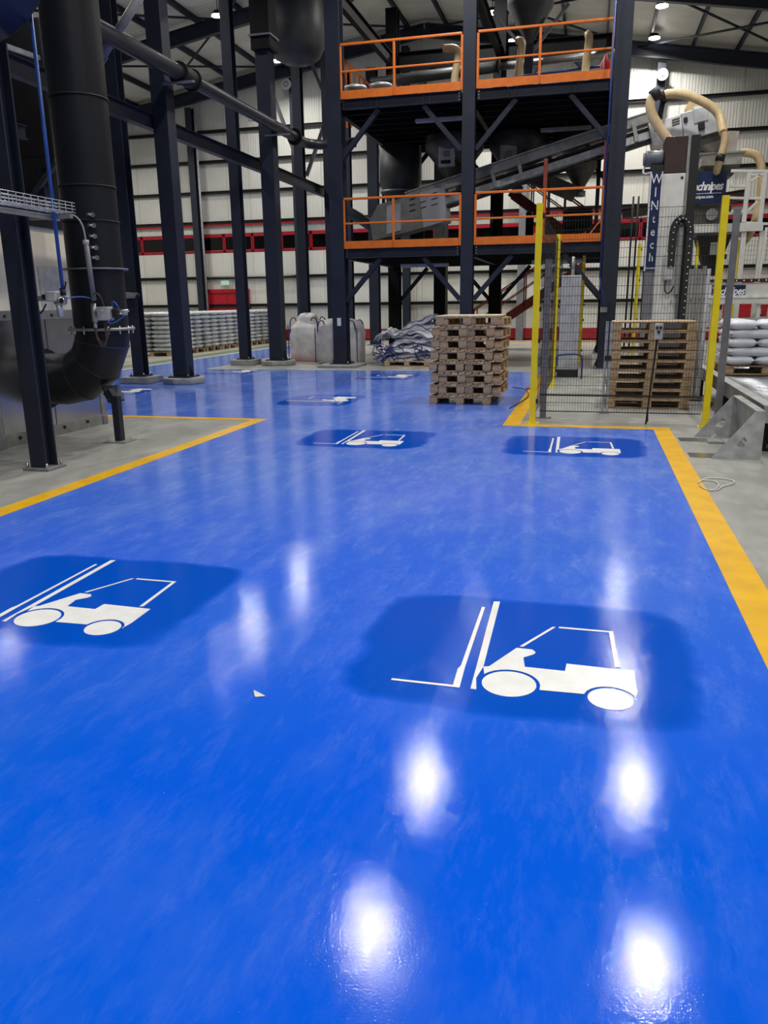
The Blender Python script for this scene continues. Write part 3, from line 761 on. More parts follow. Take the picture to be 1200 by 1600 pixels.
for a_, b_ in (((fx-1.2, fyy-1.2, 2.9), (fx+1.2, fyy-1.2, 5.2)), ((fx+1.2, fyy-1.2, 2.9), (fx-1.2, fyy-1.2, 5.2)), ((fx-1.2, fyy-1.2, 2.9), (fx+1.2, fyy-1.2, 2.9))):
    MB().bar(a_, b_, .12, .12).build('brace', navy, t)
tag(MB().ibeam((-13.2, 9, 5.6), (-13.2, 17.5, 5.6), .3, .16, .016).build('crane_rail', navy), 'dark beam at far left above the cream cabin', 'beam')
# cream cabin
t = thing('site_cabin', 'cream walled cabin behind the steel box at left with a pale door', 'cabin', (-12, 15, 0))
MB().box(-13.4, -11, 12.4, 16.2, 0, 3.2).build('body', cream, t, bev=.02)
MB().box(-11.0, -10.96, 14.45, 15.5, 0, 2.42).build('door', mat('pale_cabin_door', (.66,.64,.54), .5), t, bev=.01)
MB().box(-13.5, -10.9, 12.3, 16.3, 3.2, 3.34).build('roof_edge', dark, t)

# galvanised box
BX, BY0, BY1, BZ = -6.6, 7.62, 9.78, 1.56
t = thing('galvanised_plenum_box', 'galvanised sheet steel box joined to the black duct elbow', 'plenum box', (-7.6, 8.7, 0))
MB().box(-8.8, BX-.02, BY0+.04, BY1-.02, .02, BZ-.02).build('core', galvd, t)
for a, b in ((BY0+.12, (BY0+BY1)/2-.01), ((BY0+BY1)/2+.01, BY1-.1)):
    MB().box(BX-.02, BX-.004, a, b, .14, BZ-.1).build('side_panel', galvs, t, bev=.003)
for xx in (-8.2, -7.4):
    MB().box(xx-.36, xx+.42, BY0+.02, BY0+.04, .14, BZ-.1).build('front_panel', galv, t, bev=.003)
for (xx, yy) in ((BX, BY0), (BX, BY1), (-8.8, BY0), (-8.8, BY1)):
    MB().box(xx-.1, xx+.012, yy+(0 if yy == BY0 else -.1), yy+(.1 if yy == BY0 else 0), .12, BZ).build('corner_post', galvd, t, bev=.008)
    MB().box(xx-.11, xx+.022, yy+(-.01 if yy == BY0 else -.11), yy+(.11 if yy == BY0 else .01), 0, .13).build('corner_foot', greyp, t, bev=.01)
MB().box(BX-.03, BX+.008, BY0+.1, BY1-.1, .0, .14).build('bottom_rail', galvd, t)
MB().box(BX-.03, BX+.01, BY0+.1, BY1-.1, BZ-.1, BZ+.01).box(-8.8, BX-.03, BY0, BY1, BZ-.02, BZ+.01).build('top_rail', galvd, t)
bl = MB()
for yy in (BY0+.35, BY0+.75, BY0+1.2, BY0+1.7):
    bl.cyl((BX+.008, yy, .09), (BX+.025, yy, .09), .022, n=8).cyl((BX+.01, yy, BZ-.05), (BX+.025, yy, BZ-.05), .018, n=8)
bl.build('fastener', rubber, t)
MB().cyl((BX-.01, 8.57, .74), (BX+.03, 8.57, .74), .37, n=32).build('duct_gap_ring', dark, t)  # dark disc stands in for the shaded gap around the duct

# big black duct
DX, DY, DR = -5.72, 8.57, .315
t = thing('ventilation_duct', 'big black vertical ventilation duct with elbow, floor to top at left', 'duct', (DX, DY, .4))
segs = [(1.34, 1.98), (2.0, 2.36), (2.38, 3.0), (3.02, 4.4), (4.42, 6.5)]
segs = [(1.36, 2.02), (2.04, 2.55), (2.56, 2.92), (2.94, 3.85), (3.87, 6.2), (6.22, 8.6)]
for a, b in segs:
    MB().cyl((DX, DY, a), (DX, DY, b), DR, n=40, caps=False).build('duct_section', ductm, t)
for z in (2.03, 2.93, 3.86, 2.555):
    MB().cyl((DX, DY, z-.008), (DX, DY, z+.008), DR+(.055 if z == 2.03 else .012), n=40).build('joint_ring', greyp if z == 2.03 else dark, t)
MB().cyl((DX, DY, 1.33), (DX, DY, 1.36), DR+.07, n=40).build('flange', galvd, t)
bl = MB()
for i in range(16):
    a = 2*math.pi*i/16
    bl.cyl((DX+(DR+.045)*math.cos(a), DY+(DR+.045)*math.sin(a), 1.29), (DX+(DR+.045)*math.cos(a), DY+(DR+.045)*math.sin(a), 1.38), .01, n=6)
bl.build('flange_bolt', chrome, t)
# mitred elbow: rings rotated about the bend centre
R = .56; bc = (DX-R, 1.30)
ns = 5; rings = []
angs = [math.radians(a) for a in (0, 12, 40, 68, 90)]
def ring(a, n=40, DR=DR):
    out = []
    for i in range(n):
        p = 2*math.pi*i/n
        d = R + DR*math.cos(p)
        out.append((bc[0]+d*math.cos(a), DY+DR*math.sin(p), bc[1]-d*math.sin(a)))
    return out
for a0, a1 in zip(angs, angs[1:]):
    r0, r1 = ring(a0), ring(a1); n = 40
    MB().add(r0+r1, [(i, (i+1) % n, (i+1) % n+n, i+n) for i in range(n)], True).build('elbow_segment', ductm, t)
    if a1 < angs[-1]:
        MB().add([tuple(v) for v in ring(a1-.012, DR=DR+.004)]+[tuple(v) for v in ring(a1+.012, DR=DR+.004)], [(i, (i+1) % n, (i+1) % n+n, i+n) for i in range(n)], True).build('seam', pipem, t)
ce = (bc[0], DY, bc[1]-R)
MB().cyl(ce, (BX+.03, DY, ce[2]), DR, n=40, caps=False).build('elbow_end', ductm, t)
MB().cyl((DX, DY, 1.29), (DX, DY, 1.335), DR, n=40, caps=False).build('elbow_end', ductm, t)
for i in range(5):
    zz = 2.1+i*.142
    zz = [aY(165, yy, DY-.3).z for yy in (334, 351, 368, 386, 402)][i]
    ang = math.radians(-52)
    ax_, ay_ = DX+DR*math.cos(ang), DY+DR*math.sin(ang)
    MB().cyl((ax_, ay_, zz), (ax_+.10*math.cos(ang-.6), ay_+.10*math.sin(ang-.6), zz), .014, n=8).cyl((ax_, ay_, zz), (ax_+.03*math.cos(ang), ay_+.03*math.sin(ang), zz), .028, n=8).build('test_port', chrome, t)
# duct support leg
sx_, sy_ = fl(188, 690).x, fl(188, 690).y
t = thing('duct_support', 'short navy post with foot plate holding up the duct elbow', 'support', (sx_, sy_, 0))
MB().box(sx_-.15, sx_+.15, sy_-.13, sy_+.13, 0, .015).build('foot_plate', galvd, t)
MB().box(sx_-.045, sx_+.045, sy_-.045, sy_+.045, .015, .56).build('post', navy, t, bev=.006)
MB().bar((sx_, sy_, .5), (sx_-.14, sy_+.12, .66), .2, .03).bar((sx_-.02, sy_, .5), (sx_-.1, sy_, .62), .1, .1).build('saddle', navy, t)
MB().cyl((sx_-.11, sy_-.08, .015), (sx_-.11, sy_-.08, .04), .012, n=6).cyl((sx_+.11, sy_+.08, .015), (sx_+.11, sy_+.08, .04), .012, n=6).build('bolt', chrome, t)

# blue air pipe, regulator, junction box
ya = 7.1
p0, p1 = aY(42, -30, ya), aY(98, 452, ya)
t = thing('air_drop_pipe', 'straight blue air pipe dropping to the regulator left of the duct', 'pipe', p1)
MB().cyl(p0, p1, .018, n=12).build('pipe', bluem, t)
MB().cyl(p1, p1+V((0,0,-.06)), .028, n=12).build('end_fitting', rubber, t)
t = thing('air_regulator', 'small grey air regulator with filter bowl on a slotted strut', 'regulator', aY(85, 470, ya))
a, b = aY(30, 467, ya), aY(72, 466, ya)
MB().bar(a, b, .03, .03).build('rod', galv, t)
MB().bar(aY(45, 467, ya), aY(78, 466, ya), .04, .05).build('strut', galv, t)
c = aY(83, 465, ya)
MB().box(c.x-.06, c.x+.07, ya-.05, ya+.05, c.z-.04, c.z+.06).build('valve_body', greyl, t, bev=.012)
MB().cyl((c.x+.06, ya, c.z-.05), (c.x+.06, ya, c.z-.19), .035, .03, 14).build('filter_bowl', galv, t)
MB().cyl((c.x+.03, ya, c.z-.03), (c.x+.13, ya, c.z-.03), .045, n=14).build('regulator_knob', galvd, t)
MB().cyl((c.x-.06, ya-.02, c.z+.01), (c.x-.1, ya-.02, c.z+.01), .025, n=10).build('port', rubber, t)
g1 = aY(98, 470, ya-.06)
MB().cyl(g1, g1+V((0, -.02, 0)), .028, n=16).build('gauge', chrome, t)
MB().bar(aY(98, 462, ya), aY(96, 450, ya), .03, .03).bar(aY(101, 452, ya), aY(103, 440, ya), .01, .01).build('shut_off_handle', rubber, t)
MB().tube([aY(72, 475, ya), aY(66, 488, ya), aY(58, 492, ya), aY(52, 490, ya)], .008, 6, 2).build('air_hose', rubber, t)
MB().tube([aY(104, 466, ya), aY(125, 463, ya+.3), aY(142, 466, DY-.5)], .008, 6, 2).build('air_hose', bluem, t)
yb = DY-DR-.16
t = thing('junction_box', 'grey junction box with looped cables mounted on the duct', 'junction box', aY(168, 490, yb))
c = aY(164, 490, yb)
MB().box(c.x-.075, c.x+.075, yb-.05, yb+.06, c.z-.075, c.z+.075).build('case', greyl, t, bev=.01)
MB().box(c.x-.015, c.x+.015, yb-.052, yb-.05, c.z+.03, c.z+.045).build('label_plate', lettr, t)
cb = aY(147, 488, yb)
MB().cyl((cb.x, yb, cb.z-.11), (cb.x, yb, cb.z+.1), .03, n=12).build('actuator', galvd, t)
MB().cyl((cb.x, yb, cb.z-.17), (cb.x, yb, cb.z-.11), .02, n=12).build('actuator_tip', galv, t)
c2 = aY(195, 486, yb)
MB().cyl((c.x+.09, yb, c.z+.03), (c2.x+.05, yb, c.z+.03), .016, n=10).cyl((c.x+.09, yb, c.z-.0), (c2.x, yb, c.z-.0), .012, n=10).build('solenoid_rod', chrome, t)
MB().box(c.x+.1, c.x+.17, yb-.03, yb+.03, c.z-.04, c.z+.05).build('valve_block', rubber, t, bev=.008)
MB().box(c2.x-.03, c2.x+.02, yb-.03, yb+.03, c.z-.02, c.z+.04).build('valve_block', galv, t, bev=.008)
ln = MB()
for k_, (dx, dz) in enumerate(((-.02, .0), (.03, .02), (-.05, -.02))):
    ln.tube([(cb.x+dx*.3, yb, cb.z-.15), (cb.x+.03, yb-.04, cb.z-.33+dz), (c.x+.02, yb-.05, c.z-.36+dz), (c.x+.03+dx, yb, c.z-.07)], .007, 6, 3)
ln.tube([(c.x, yb, c.z+.07), (c.x-.01, yb-.04, c.z+.2), (c.x-.08, yb-.05, c.z+.24), (cb.x-.01, yb, cb.z+.1)], .007, 6, 3)
ln.build('cable', mat('brown_cable', (.10, .06, .05), .5), t)
lb_ = MB()
lb_.tube([(c.x+.12, yb, c.z+.04), (c.x+.11, yb-.03, c.z+.13), (c.x+.17, yb-.03, c.z+.12), (c.x+.2, yb, c.z+.02)], .008, 6, 3)
lb_.tube([(c.x+.12, yb, c.z-.04), (c.x+.05, yb-.06, c.z-.09), (c.x+.12, yb-.06, c.z-.12), (c.x+.26, yb, c.z-.02)], .008, 6, 3)
lb_.build('air_tube', bluem, t)
MB().bar((c.x, yb+.06, c.z), (c.x-.03, yb+.17, c.z), .1, .1).build('mounting_bracket', dark, t)
# conduit from tray down to junction box
a = aY(134, 378, yb-.02); b = aY(147, 470, yb-.02)
t = thing('conduit', 'grey straight conduit with curved cable dropping along the duct', 'conduit', b)
MB().cyl(a, b, .028, n=14).build('tube', greyp, t)
MB().cyl(a-V((0,0,.03)), a+V((0,0,.02)), .034, n=14).build('gland', greyl, t)
MB().tube([a, aY(130, 352, yb-.05), aY(118, 336, yb-.08), aY(104, 335, yb-.12)], .009, 6, 3).build('cable', greyl, t)
# wire cable tray
t = thing('wire_cable_tray', 'galvanised wire cable tray reaching in from the left edge to the duct', 'cable tray', (-5.1, 6.9, 2.5))
xt = -5.1; e0 = aX(104, 330, xt)
tx0, ty0, ty1, tz = xt, 5.4, e0.y, e0.z-.02
wr = MB()
for dx in (-.1, -.05, 0, .05, .1): wr.cyl((xt+dx, ty0, tz), (xt+dx, ty1, tz), .004, n=6)
for dz in (.03, .06, .09):
    for dx in (-.1, .1): wr.cyl((xt+dx, ty0, tz+dz), (xt+dx, ty1, tz+dz), .004, n=6)
yy = ty0
while yy <= ty1+.01:
    wr.bar((xt-.1, yy, tz), (xt+.1, yy, tz), .007, .007).bar((xt-.1, yy, tz), (xt-.1, yy, tz+.09), .007, .007).bar((xt+.1, yy, tz), (xt+.1, yy, tz+.09), .007, .007)
    yy += .1
wr.build('wire_basket', galv, t)
st_ = MB().bar((xt-.35, ty1-.1, tz-.04), (xt+.12, ty1-.1, tz-.04), .04, .04).bar((xt-.1, ty0, tz-.045), (xt-.1, ty1, tz-.045), .03, .05)
st_.build('strut', galvd, t)
# slotted strut higher up
a = aY(6, 71, 6.9); b = aY(60, 90, 8.1)
tag(MB().bar(a, b, .04, .04).build('slotted_strut', galv), 'short slotted galvanised strut near the top left corner by the column', 'strut')
# cast coupling on slim column
c = aY(205, 465, 15.1)
t = thing('pipe_valve_bracket', 'grey cast bracket fixed on the slim column right of the duct', 'bracket', c)
MB().box(c.x-.14, c.x+.12, 14.95, 15.2, c.z-.02, c.z+.1).build('top_plate', galvd, t, bev=.02)
MB().box(c.x-.12, c.x+.10, 14.98, 15.2, c.z-.22, c.z-.02).build('jaw', dark, t, bev=.03)
MB().bar((c.x+.1, 15.0, c.z-.15), (c.x+.24, 15.0, c.z+.06), .05, .05).build('lever', dark, t)

# ================================================================== FORKLIFT PICTOGRAMS
def arc(cx, cy, r, a0, a1, n=12):
    return [(cx+r*math.cos(math.radians(a0+(a1-a0)*i/n)), cy+r*math.sin(math.radians(a0+(a1-a0)*i/n))) for i in range(n+1)]
pieces = [
 ('wheel', arc(0, 0, .117, 0, 354, 30)),
 ('wheel', arc(.422, -.043, .092, 0, 354, 26)),
 ('fork', [(-.505,-.066),(-.233,-.068),(-.238,.09),(-.229,.125),(-.229,.853),(-.212,.856),(-.209,.125),(-.202,-.085),(-.505,-.082)]),
 ('mast', [(-.176,.948),(-.142,.955),(-.128,.137),(-.145,.02),(-.13,-.084),(-.155,-.083)]),
 ('body', [(-.128,.137),(-.103,.147),(0,.372),(.075,.369),(.092,.341),(.084,.317),(.04,.272),(.054,.177),(.231,.174),(.236,.252),(.529,.242),(.534,.046),(.522,-.025)]
          + arc(.422,-.043,.108, 10, 170, 10) + [(.133,-.03)] + arc(0,0,.133, -8, 150, 12)),
 ('cab_line', [(.012,.392),(.155,.664),(.170,.664),(.030,.392)]),
 ('cab_line', [(.186,.672),(.45,.672),(.45,.654),(.186,.654)]),
 ('cab_line', [(.430,.654),(.450,.654),(.470,.268),(.448,.262)])]
proto = None
for i, (p, r, lb) in enumerate(ICONS):
    if proto is None:
        t = thing('forklift_pictogram', lb, 'floor marking', (0, 0, 0), 'forklift pictograms painted on the blue floor')
        for nm, poly in pieces:
            bm = bmesh.new()
            vs = [bm.verts.new((u, v, .0035)) for u, v in poly]
            f = bm.faces.new(vs)
            bmesh.ops.triangulate(bm, faces=[f])
            me = bpy.data.meshes.new(nm); bm.to_mesh(me); bm.free(); me.materials.append(white)
            o = bpy.data.objects.new(nm, me); C.objects.link(o); o.parent = t
            md = o.modifiers.new('solid', 'SOLIDIFY'); md.thickness = .001
        proto = t; pk = kids(t)
        t.location = (p.x, p.y, 0); t.rotation_euler = (0, 0, r)
    else:
        dup(proto, (p.x, p.y, 0), r, lb, kidmap=pk)

# ================================================================== PALLETS
def pallet_proto(name, label, mats, W=1.0, Dp=1.2, nb=9, h=.138, group=None):
    t = thing(name, label, 'pallet', (0, 0, 0), group)
    hx, hy = W/2, Dp/2
    bt, bh, st = .02, .078, .02
    bw = .095
    for i in range(nb):
        xx = -hx+bw/2+(W-bw)*i/(nb-1)
        MB().box(xx-bw/2, xx+bw/2, -hy, hy, h-.02, h).build('deck_board', mats[i % len(mats)], t, off=False)
    for j in (-1, 0, 1):
        yy = j*(hy-.07)
        MB().box(-hx, hx, yy-.06, yy+.06, h-.04, h-.0205).build('stringer_board', mats[0], t, off=False)
        for i in (-1, 0, 1):
            xx = i*(hx-.065)
            MB().box(xx-.065, xx+.065, yy-.07, yy+.07, .0205, h-.0405).build('block', mats[(i+j) % 2], t, bev=.004, off=False)
    for i in (-1, 0, 1):
        xx = i*(hx-.065)
        MB().box(xx-.055, xx+.055, -hy, hy, 0, .02).build('bottom_board', mats[1 % len(mats)], t, off=False)
    return t
def flat_kids(root): return kids(root)
# interlocked stack: upright and inverted pallets nested in pairs
PW, PD = 1.0, 1.2
base = fl(669.5, 632)
pp = pallet_proto('wooden_pallet', '', [wood, woodd, wood, woodl])
ppk = kids(pp)
sx0 = base.x+PW/2+.0; sy0 = base.y+.0+PD/2+.05
pitch = (1.405-.138)/7*1.0
tier = .0
levels = []
levels.append((0, 0, 0, 0))
zcur = .138
ordn = ['bottom', 'second', 'third', 'fourth', 'fifth', 'sixth', 'seventh', 'eighth', 'ninth', 'tenth', 'eleventh', 'twelfth', 'thirteenth', 'fourteenth', 'topmost']
shift = [.02, .03, .0, .03, .045, .05, .07, .09]
for k_ in range(7):
    dxs = .145 if k_ < 6 else .15
    levels.append((1, dxs-.0+shift[k_]*.4, zcur, .0)) # inverted
    levels.append((0, shift[k_+0]*.8, zcur+.040, .0))       # upright nested into it
    zcur = zcur+.040+.138
levels[-1] = (0, .10, levels[-1][2], 0)
print('stack top', zcur)
zs_ = 1.40/zcur
import itertools
for i, (inv, dx, z, r) in enumerate(levels):
    lb = 'weathered wooden pallet, %s in the interlocked stack on the blue floor' % ordn[i]
    if inv: lb = 'upside-down wooden pallet, %s in the interlocked stack on the blue floor' % ordn[i]
    if i == 0:
        q = pp; q['label'] = lb
        q.location = (sx0, sy0, 0)
    else:
        q = dup(pp, (sx0+dx, sy0+(.02 if inv else 0)+random.uniform(-.015, .015), z), random.uniform(-.012, .012), lb, kidmap=ppk)
    q['group'] = 'pallets in the interlocked stack'
    q.scale = (1, 1, zs_)
    q.location.z *= zs_
    if inv:
        q.rotation_euler = (math.pi, 0, q.rotation_euler[2]); q.location.z += .138*zs_
for c_ in kids(q):
    c_.material_slots[0].link = 'OBJECT'; c_.material_slots[0].material = woodl if c_.name.startswith('deck') else wood
q['label'] = 'pale clean wooden pallet, topmost in the interlocked stack on the blue floor'
# second stack inside the fence, all upright, long side to the front
b0 = fl(946, 638); b1 = fl(1082, 641)
cx2, cy2 = (b0.x+b1.x)/2-.02, b0.y+.5
W2 = 1.22
hh = 1.29/9
for i in range(9):
    lb = 'wooden pallet, %s of the nine stacked behind the mesh fence' % (ordn[i] if i < 8 else 'topmost')
    q = dup(pp, (cx2+random.uniform(-.02, .02)+.004*i, cy2+random.uniform(-.015, .015), hh*i), math.pi/2+random.uniform(-.02, .02), lb, kidmap=ppk)
    q['group'] = 'pallets stacked behind the mesh fence'; q.scale = (1, 1.0, hh/.138)

# ================================================================== MESH FENCE
def fence_post(x, y, h, label, s=.08):
    t = thing('fence_post', label, 'post', (x, y, 0))
    MB().box(x-s/2, x+s/2, y-s/2, y+s/2, .01, h).build('post', yellow, t, bev=.004)
    MB().box(x-.09, x+.09, y-.09, y+.09, 0, .01).build('foot_plate', yellow, t)
    MB().cyl((x-.065, y-.065, .01), (x-.065, y-.065, .03), .01, n=6).cyl((x+.065, y-.065, .01), (x+.065, y-.065, .03), .01, n=6).build('bolt', chrome, t)
    cl = MB()
    for z in (.3, 1.1, 1.5, 2.1, h-.15): cl.box(x+s/2, x+s/2+.03, y-.02, y+.02, z-.03, z+.03)
    cl.build('clip', rubber, t)
    return t
def mesh_panel(p, q, z0, z1, label, dv=.036, dh=.1125):
    p = V(p); q = V(q); t = thing('mesh_panel', label, 'fence panel', ((p.x+q.x)/2, (p.y+q.y)/2, z0))
    d = q-p; n = int(d.length/dv); r = .0034
    m_ = MB(); nrm = V((-d.y, d.x, 0)).normalized()*.006
    for i in range(n+1):
        a = p+d*(i/n); m_.bar((a.x, a.y, z0), (a.x, a.y, z1), r, r)
    nh = int((z1-z0)/dh)
    for i in range(nh+1):
        z = z0+(z1-z0)*i/nh
        m_.bar((p.x+nrm.x, p.y+nrm.y, z), (q.x+nrm.x, q.y+nrm.y, z), r*1.6, r*1.6)
    m_.build('wire_mesh', rubber, t, kind='stuff')
    return t
fy = 10.76
hp = 2.80
fence_post(-.70, 10.76, hp, 'left front yellow post of the mesh fence')
fence_post(1.50, 10.80, hp, 'right front yellow post of the mesh fence by the roller conveyor')
fence_post(-.66, 15.75, hp, 'second yellow fence post back along the left fence side')
p = fl(905, 565); fence_post(-.25, 22.3, 3.02, 'third yellow fence post near the tower column', .08)
fence_post(1.13, 22.4, 3.02, 'yellow fence post seen left of the white palletiser mast', .08)
fence_post(2.55, 22.4, 3.05, 'yellow fence post seen between mast and right front post', .07)
fence_post(3.53, 22.4, 3.02, 'yellow fence post behind the grey post at right', .08)
tp_ = mesh_panel((-.62, 11.0, 0), (1.46, 11.0, 0), .14, 2.72, 'black wire mesh panel across the front of the fenced cell')
MB().bar((-.62, 10.99, .36), (1.46, 10.99, .36), .015, .02).bar((-.62, 10.99, .14), (1.46, 10.99, .14), .012, .012).build('stiffening_rail', rubber, tp_)
mesh_panel((-.66, 10.95, 0), (-.66, 15.7, 0), .14, 2.72, 'black wire mesh panel along the left side of the fenced cell', .10, .15)
mesh_panel((-.70, 15.85, 0), (-.70, 19.9, 0), .14, 2.55, 'black wire mesh panel along the left side further back', .14, .2)
mesh_panel((1.6, 22.4, 0), (4.6, 22.4, 0), .14, 3.0, 'black wire mesh panel behind the palletiser at right', .06)
# grey posts
def grey_post(x, y, h, label, w=.085, lean=0):
    t = thing('grey_post', label, 'post', (x, y, 0))
    MB().bar((x, y, .01), (x+lean, y, h), w, .06, (0,1,0)).build('post', greyp, t, bev=.004)
    MB().box(x-.1, x+.12, y-.06, y+.06, 0, .01).build('foot_plate', greyp, t)
    MB().cyl((x+.1, y-.04, .01), (x+.1, y-.04, .05), .008, n=6).build('bolt', chrome, t)
q = fl(848, 653); grey_post(q.x, q.y, 2.15, 'slim grey steel post beside the left front yellow post', lean=.0)
q = aY(1121, 648, 11.6); grey_post(1.75, 11.5, 2.72, 'slim grey steel post by the roller conveyor', .085)
# galvanised channels leaning
t = thing('channel_bundle', 'upright bundle of galvanised channels behind the fenced pallets', 'channel bundle', (1.6, 13.7, 0))
for i in range(5):
    xx = 1.46+i*.066
    MB().box(xx, xx+.054, 13.65, 13.656, .02, 2.06+.04*(i % 2)).box(xx, xx+.006, 13.656, 13.70, .02, 2.06).box(xx+.048, xx+.054, 13.656, 13.70, .02, 2.06).build('channel', galvl if i > 3 else galvd, t)
MB().box(1.44, 1.81, 13.63, 13.74, 0, .02).build('foot', dark, t)
# push-button box on stand
t = thing('push_button_stand', 'grey three-button control box on a thin stand at the mesh', 'control box', (.86, 10.9, 0))
c = aY(1029, 518, 10.9)
MB().box(c.x-.052, c.x+.052, 10.87, 10.93, c.z-.1, c.z+.1).build('case', greyl, t, bev=.008)
for dx, dz in ((-.022, .05), (.022, .05), (0, -.005)):
    MB().cyl((c.x+dx, 10.87, c.z+dz), (c.x+dx, 10.85, c.z+dz), .018, n=12).build('push_button', rubber, t)
MB().tube([(c.x, 10.93, c.z-.1), (c.x-.02, 10.93, .8), (c.x-.06, 10.93, .3), (c.x-.05, 10.93, .03)], .008, 6, 1).bar((c.x-.01, 10.94, c.z-.1), (c.x-.07, 10.94, 0), .022, .022).build('stand', rubber, t)
# aluminium sensor post
q = fl(948, 632)
t = thing('sensor_post', 'short bright aluminium sensor post left of the fenced pallets', 'sensor post', (.10, 11.9, 0))
a = aY(955, 502, 11.9)
MB().box(a.x-.07, a.x-.03, 11.88, 11.92, .01, a.z).box(a.x-.01, a.x+.03, 11.88, 11.92, .01, a.z).build('profile', galv, t)
MB().box(a.x-.06, a.x+.03, 11.86, 11.94, a.z-.55, a.z-.48).build('clamp', rubber, t)
MB().box(a.x-.09, a.x+.05, 11.83, 11.97, 0, .012).build('foot_plate', galvd, t)
# white cabinet
t = thing('safety_cabinet', 'tall pale grey cabinet on a black base inside the fence', 'cabinet', (-.42, 17.6, 0))
MB().box(-.64, -.23, 17.6, 17.95, .16, 2.12).build('body', mat('pale_cabinet', (.5,.52,.56), .45), t, bev=.015)
MB().box(-.66, -.21, 17.58, 17.97, 0, .16).build('base', rubber, t)
MB().cyl((-.42, 17.8, 2.12), (-.42, 17.8, 2.5), .035, n=12).build('top_pipe', galvd, t)
t2 = thing('barrier_hoop', 'low blue-grey tube hoop in front of the pale cabinet', 'barrier', (-.42, 17.3, 0))
MB().tube([(-.68, 17.3, .0), (-.68, 17.3, .45), (-.62, 17.3, .5), (-.2, 17.3, .52), (-.13, 17.3, .45), (-.13, 17.3, .0)], .02, 8, 1).build('hoop', bluestrap, t2)
# blue pipe on the front right column
t = thing('blue_column_pipe', 'thin blue pipe running down the front right tower column', 'pipe', (.13, 19.85, 1.2))
MB().tube([(.16, 19.86, 9.4), (.16, 19.86, 2.1)], .022, 8).build('pipe', bluedk, t)
MB().tube([(.16, 19.86, 2.15), (.18, 19.8, 1.9), (.26, 19.8, 1.7), (.30, 19.8, 1.45)], .02, 8, 2).build('pipe', bluedk, t)
MB().box(.2, .36, 19.82, 19.9, 1.33, 1.45).build('valve', galvd, t)

# ================================================================== PALLETISER
RYb = 16.5
t = thing('palletiser', 'tall white palletiser mast with blue lettered strip inside the fence', 'palletiser', (1.35, RYb+.35, 0))
MB().box(1.16, 1.56, RYb, RYb+.7, .25, 3.86).build('mast', whitep, t, bev=.012)
MB().box(1.02, 1.9, RYb-.1, RYb+.9, 0, .25).build('base', greyp, t, bev=.02)
MB().box(.96, 1.14, RYb-.02, RYb+.2, 2.14, 3.90).build('name_strip', navysign, t)
MB().box(.94, .96, RYb-.04, RYb+.2, 2.14, 3.90).build('strip_edge', whites, t)
MB().box(1.14, 1.16, RYb-.04, RYb+.0, .25, 3.9).build('strip_edge', whites, t)
MB().box(.96, 1.14, RYb-.0, RYb+.2, .25, 2.14).build('lower_strip', greyp, t)
for i, ch in enumerate('WINtech'):
    text(ch, .24 if ch.isupper() else .22, lettr, t, (1.05, RYb-.024, 3.77-i*.232), FACE, xs=.8)
text('Technipes', .062, lettr, t, (1.05, RYb-.024, 2.19), FACE, shear=.3, xs=.75)
MB().box(1.17, 1.555, RYb+.02, RYb+.7, 3.87, 4.50).build('top_cover', brownbox, t, bev=.01)
MB().box(1.56, 1.61, RYb+.02, RYb+.3, 3.87, 4.5).build('guide_rail', galvd, t)
MB().box(1.61, 1.77, RYb, RYb+.5, .25, 4.5).build('chain_channel', rubber, t)
MB().box(1.565, 1.61, RYb, RYb+.3, .25, 3.87).build('guide_rail', galvd, t)
MB().cyl((.84, RYb+.2, 4.16), (1.16, RYb+.2, 4.16), .145, n=20).build('motor', mat('motor_blue_grey', (.12,.14,.18), .4), t, bev=.03)
MB().cyl((.80, RYb+.2, 4.16), (.84, RYb+.2, 4.16), .11, n=20).build('motor_cap', greyp, t)
MB().box(.95, 1.17, RYb+.05, RYb+.4, 3.9, 4.03).build('motor_seat', rubber, t)
MB().tube([(.84, RYb+.2, 4.05), (.80, RYb+.15, 3.92), (.86, RYb+.1, 3.88), (.97, RYb+.1, 3.92)], .02, 6, 2).build('cable', greyl, t)
MB().cyl((1.5, RYb-.01, 3.78), (1.5, RYb+.0, 3.78), .025, n=8).build('bolt', rubber, t)
# energy chain loop
def chain(cx, y_, zt_, w, zb1, zb2, name='cable_chain'):
    pts = [(cx-w, zb1), (cx-w, zt_-.25)] + [(cx-w+w*(1-math.cos(math.pi*i/8)), zt_-.25+.25*math.sin(math.pi*i/8)) for i in range(1, 8)] + [(cx+w, zt_-.25), (cx+w, zb2)]
    out = []
    for (a, b) in zip(pts, pts[1:]):
        L_ = math.hypot(b[0]-a[0], b[1]-a[1]); n_ = max(1, int(L_/.12))
        for i in range(n_): out.append((a[0]+(b[0]-a[0])*i/n_, a[1]+(b[1]-a[1])*i/n_))
    out.append(pts[-1]); return out
ch = chain(1.56, RYb, 3.06, .15, 2.2, 1.2)
cm = MB(); dm = MB()
for a, b in zip(ch, ch[1:]):
    cm.bar((a[0], RYb-.10, a[1]), (b[0], RYb-.10, b[1]), .13, .12, (0,1,0))
    dm.cyl((a[0], RYb-.166, a[1]), (a[0], RYb-.17, a[1]), .013, n=6)
cm.build('cable_chain', rubber, t); dm.build('chain_pin', lettr, t)
MB().box(1.51, 1.59, RYb-.1, RYb-.02, 1.7, 2.9).build('cable_duct', galvd, t)
MB().box(1.28, 1.46, RYb-.14, RYb-.02, 1.96, 2.45).build('junction_case', greyl, t, bev=.02)
MB().tube([(1.34, RYb-.1, 1.96), (1.33, RYb-.1, 1.75), (1.42, RYb-.1, 1.7), (1.5, RYb-.1, 1.85)], .015, 6, 2).build('cable', rubber, t)
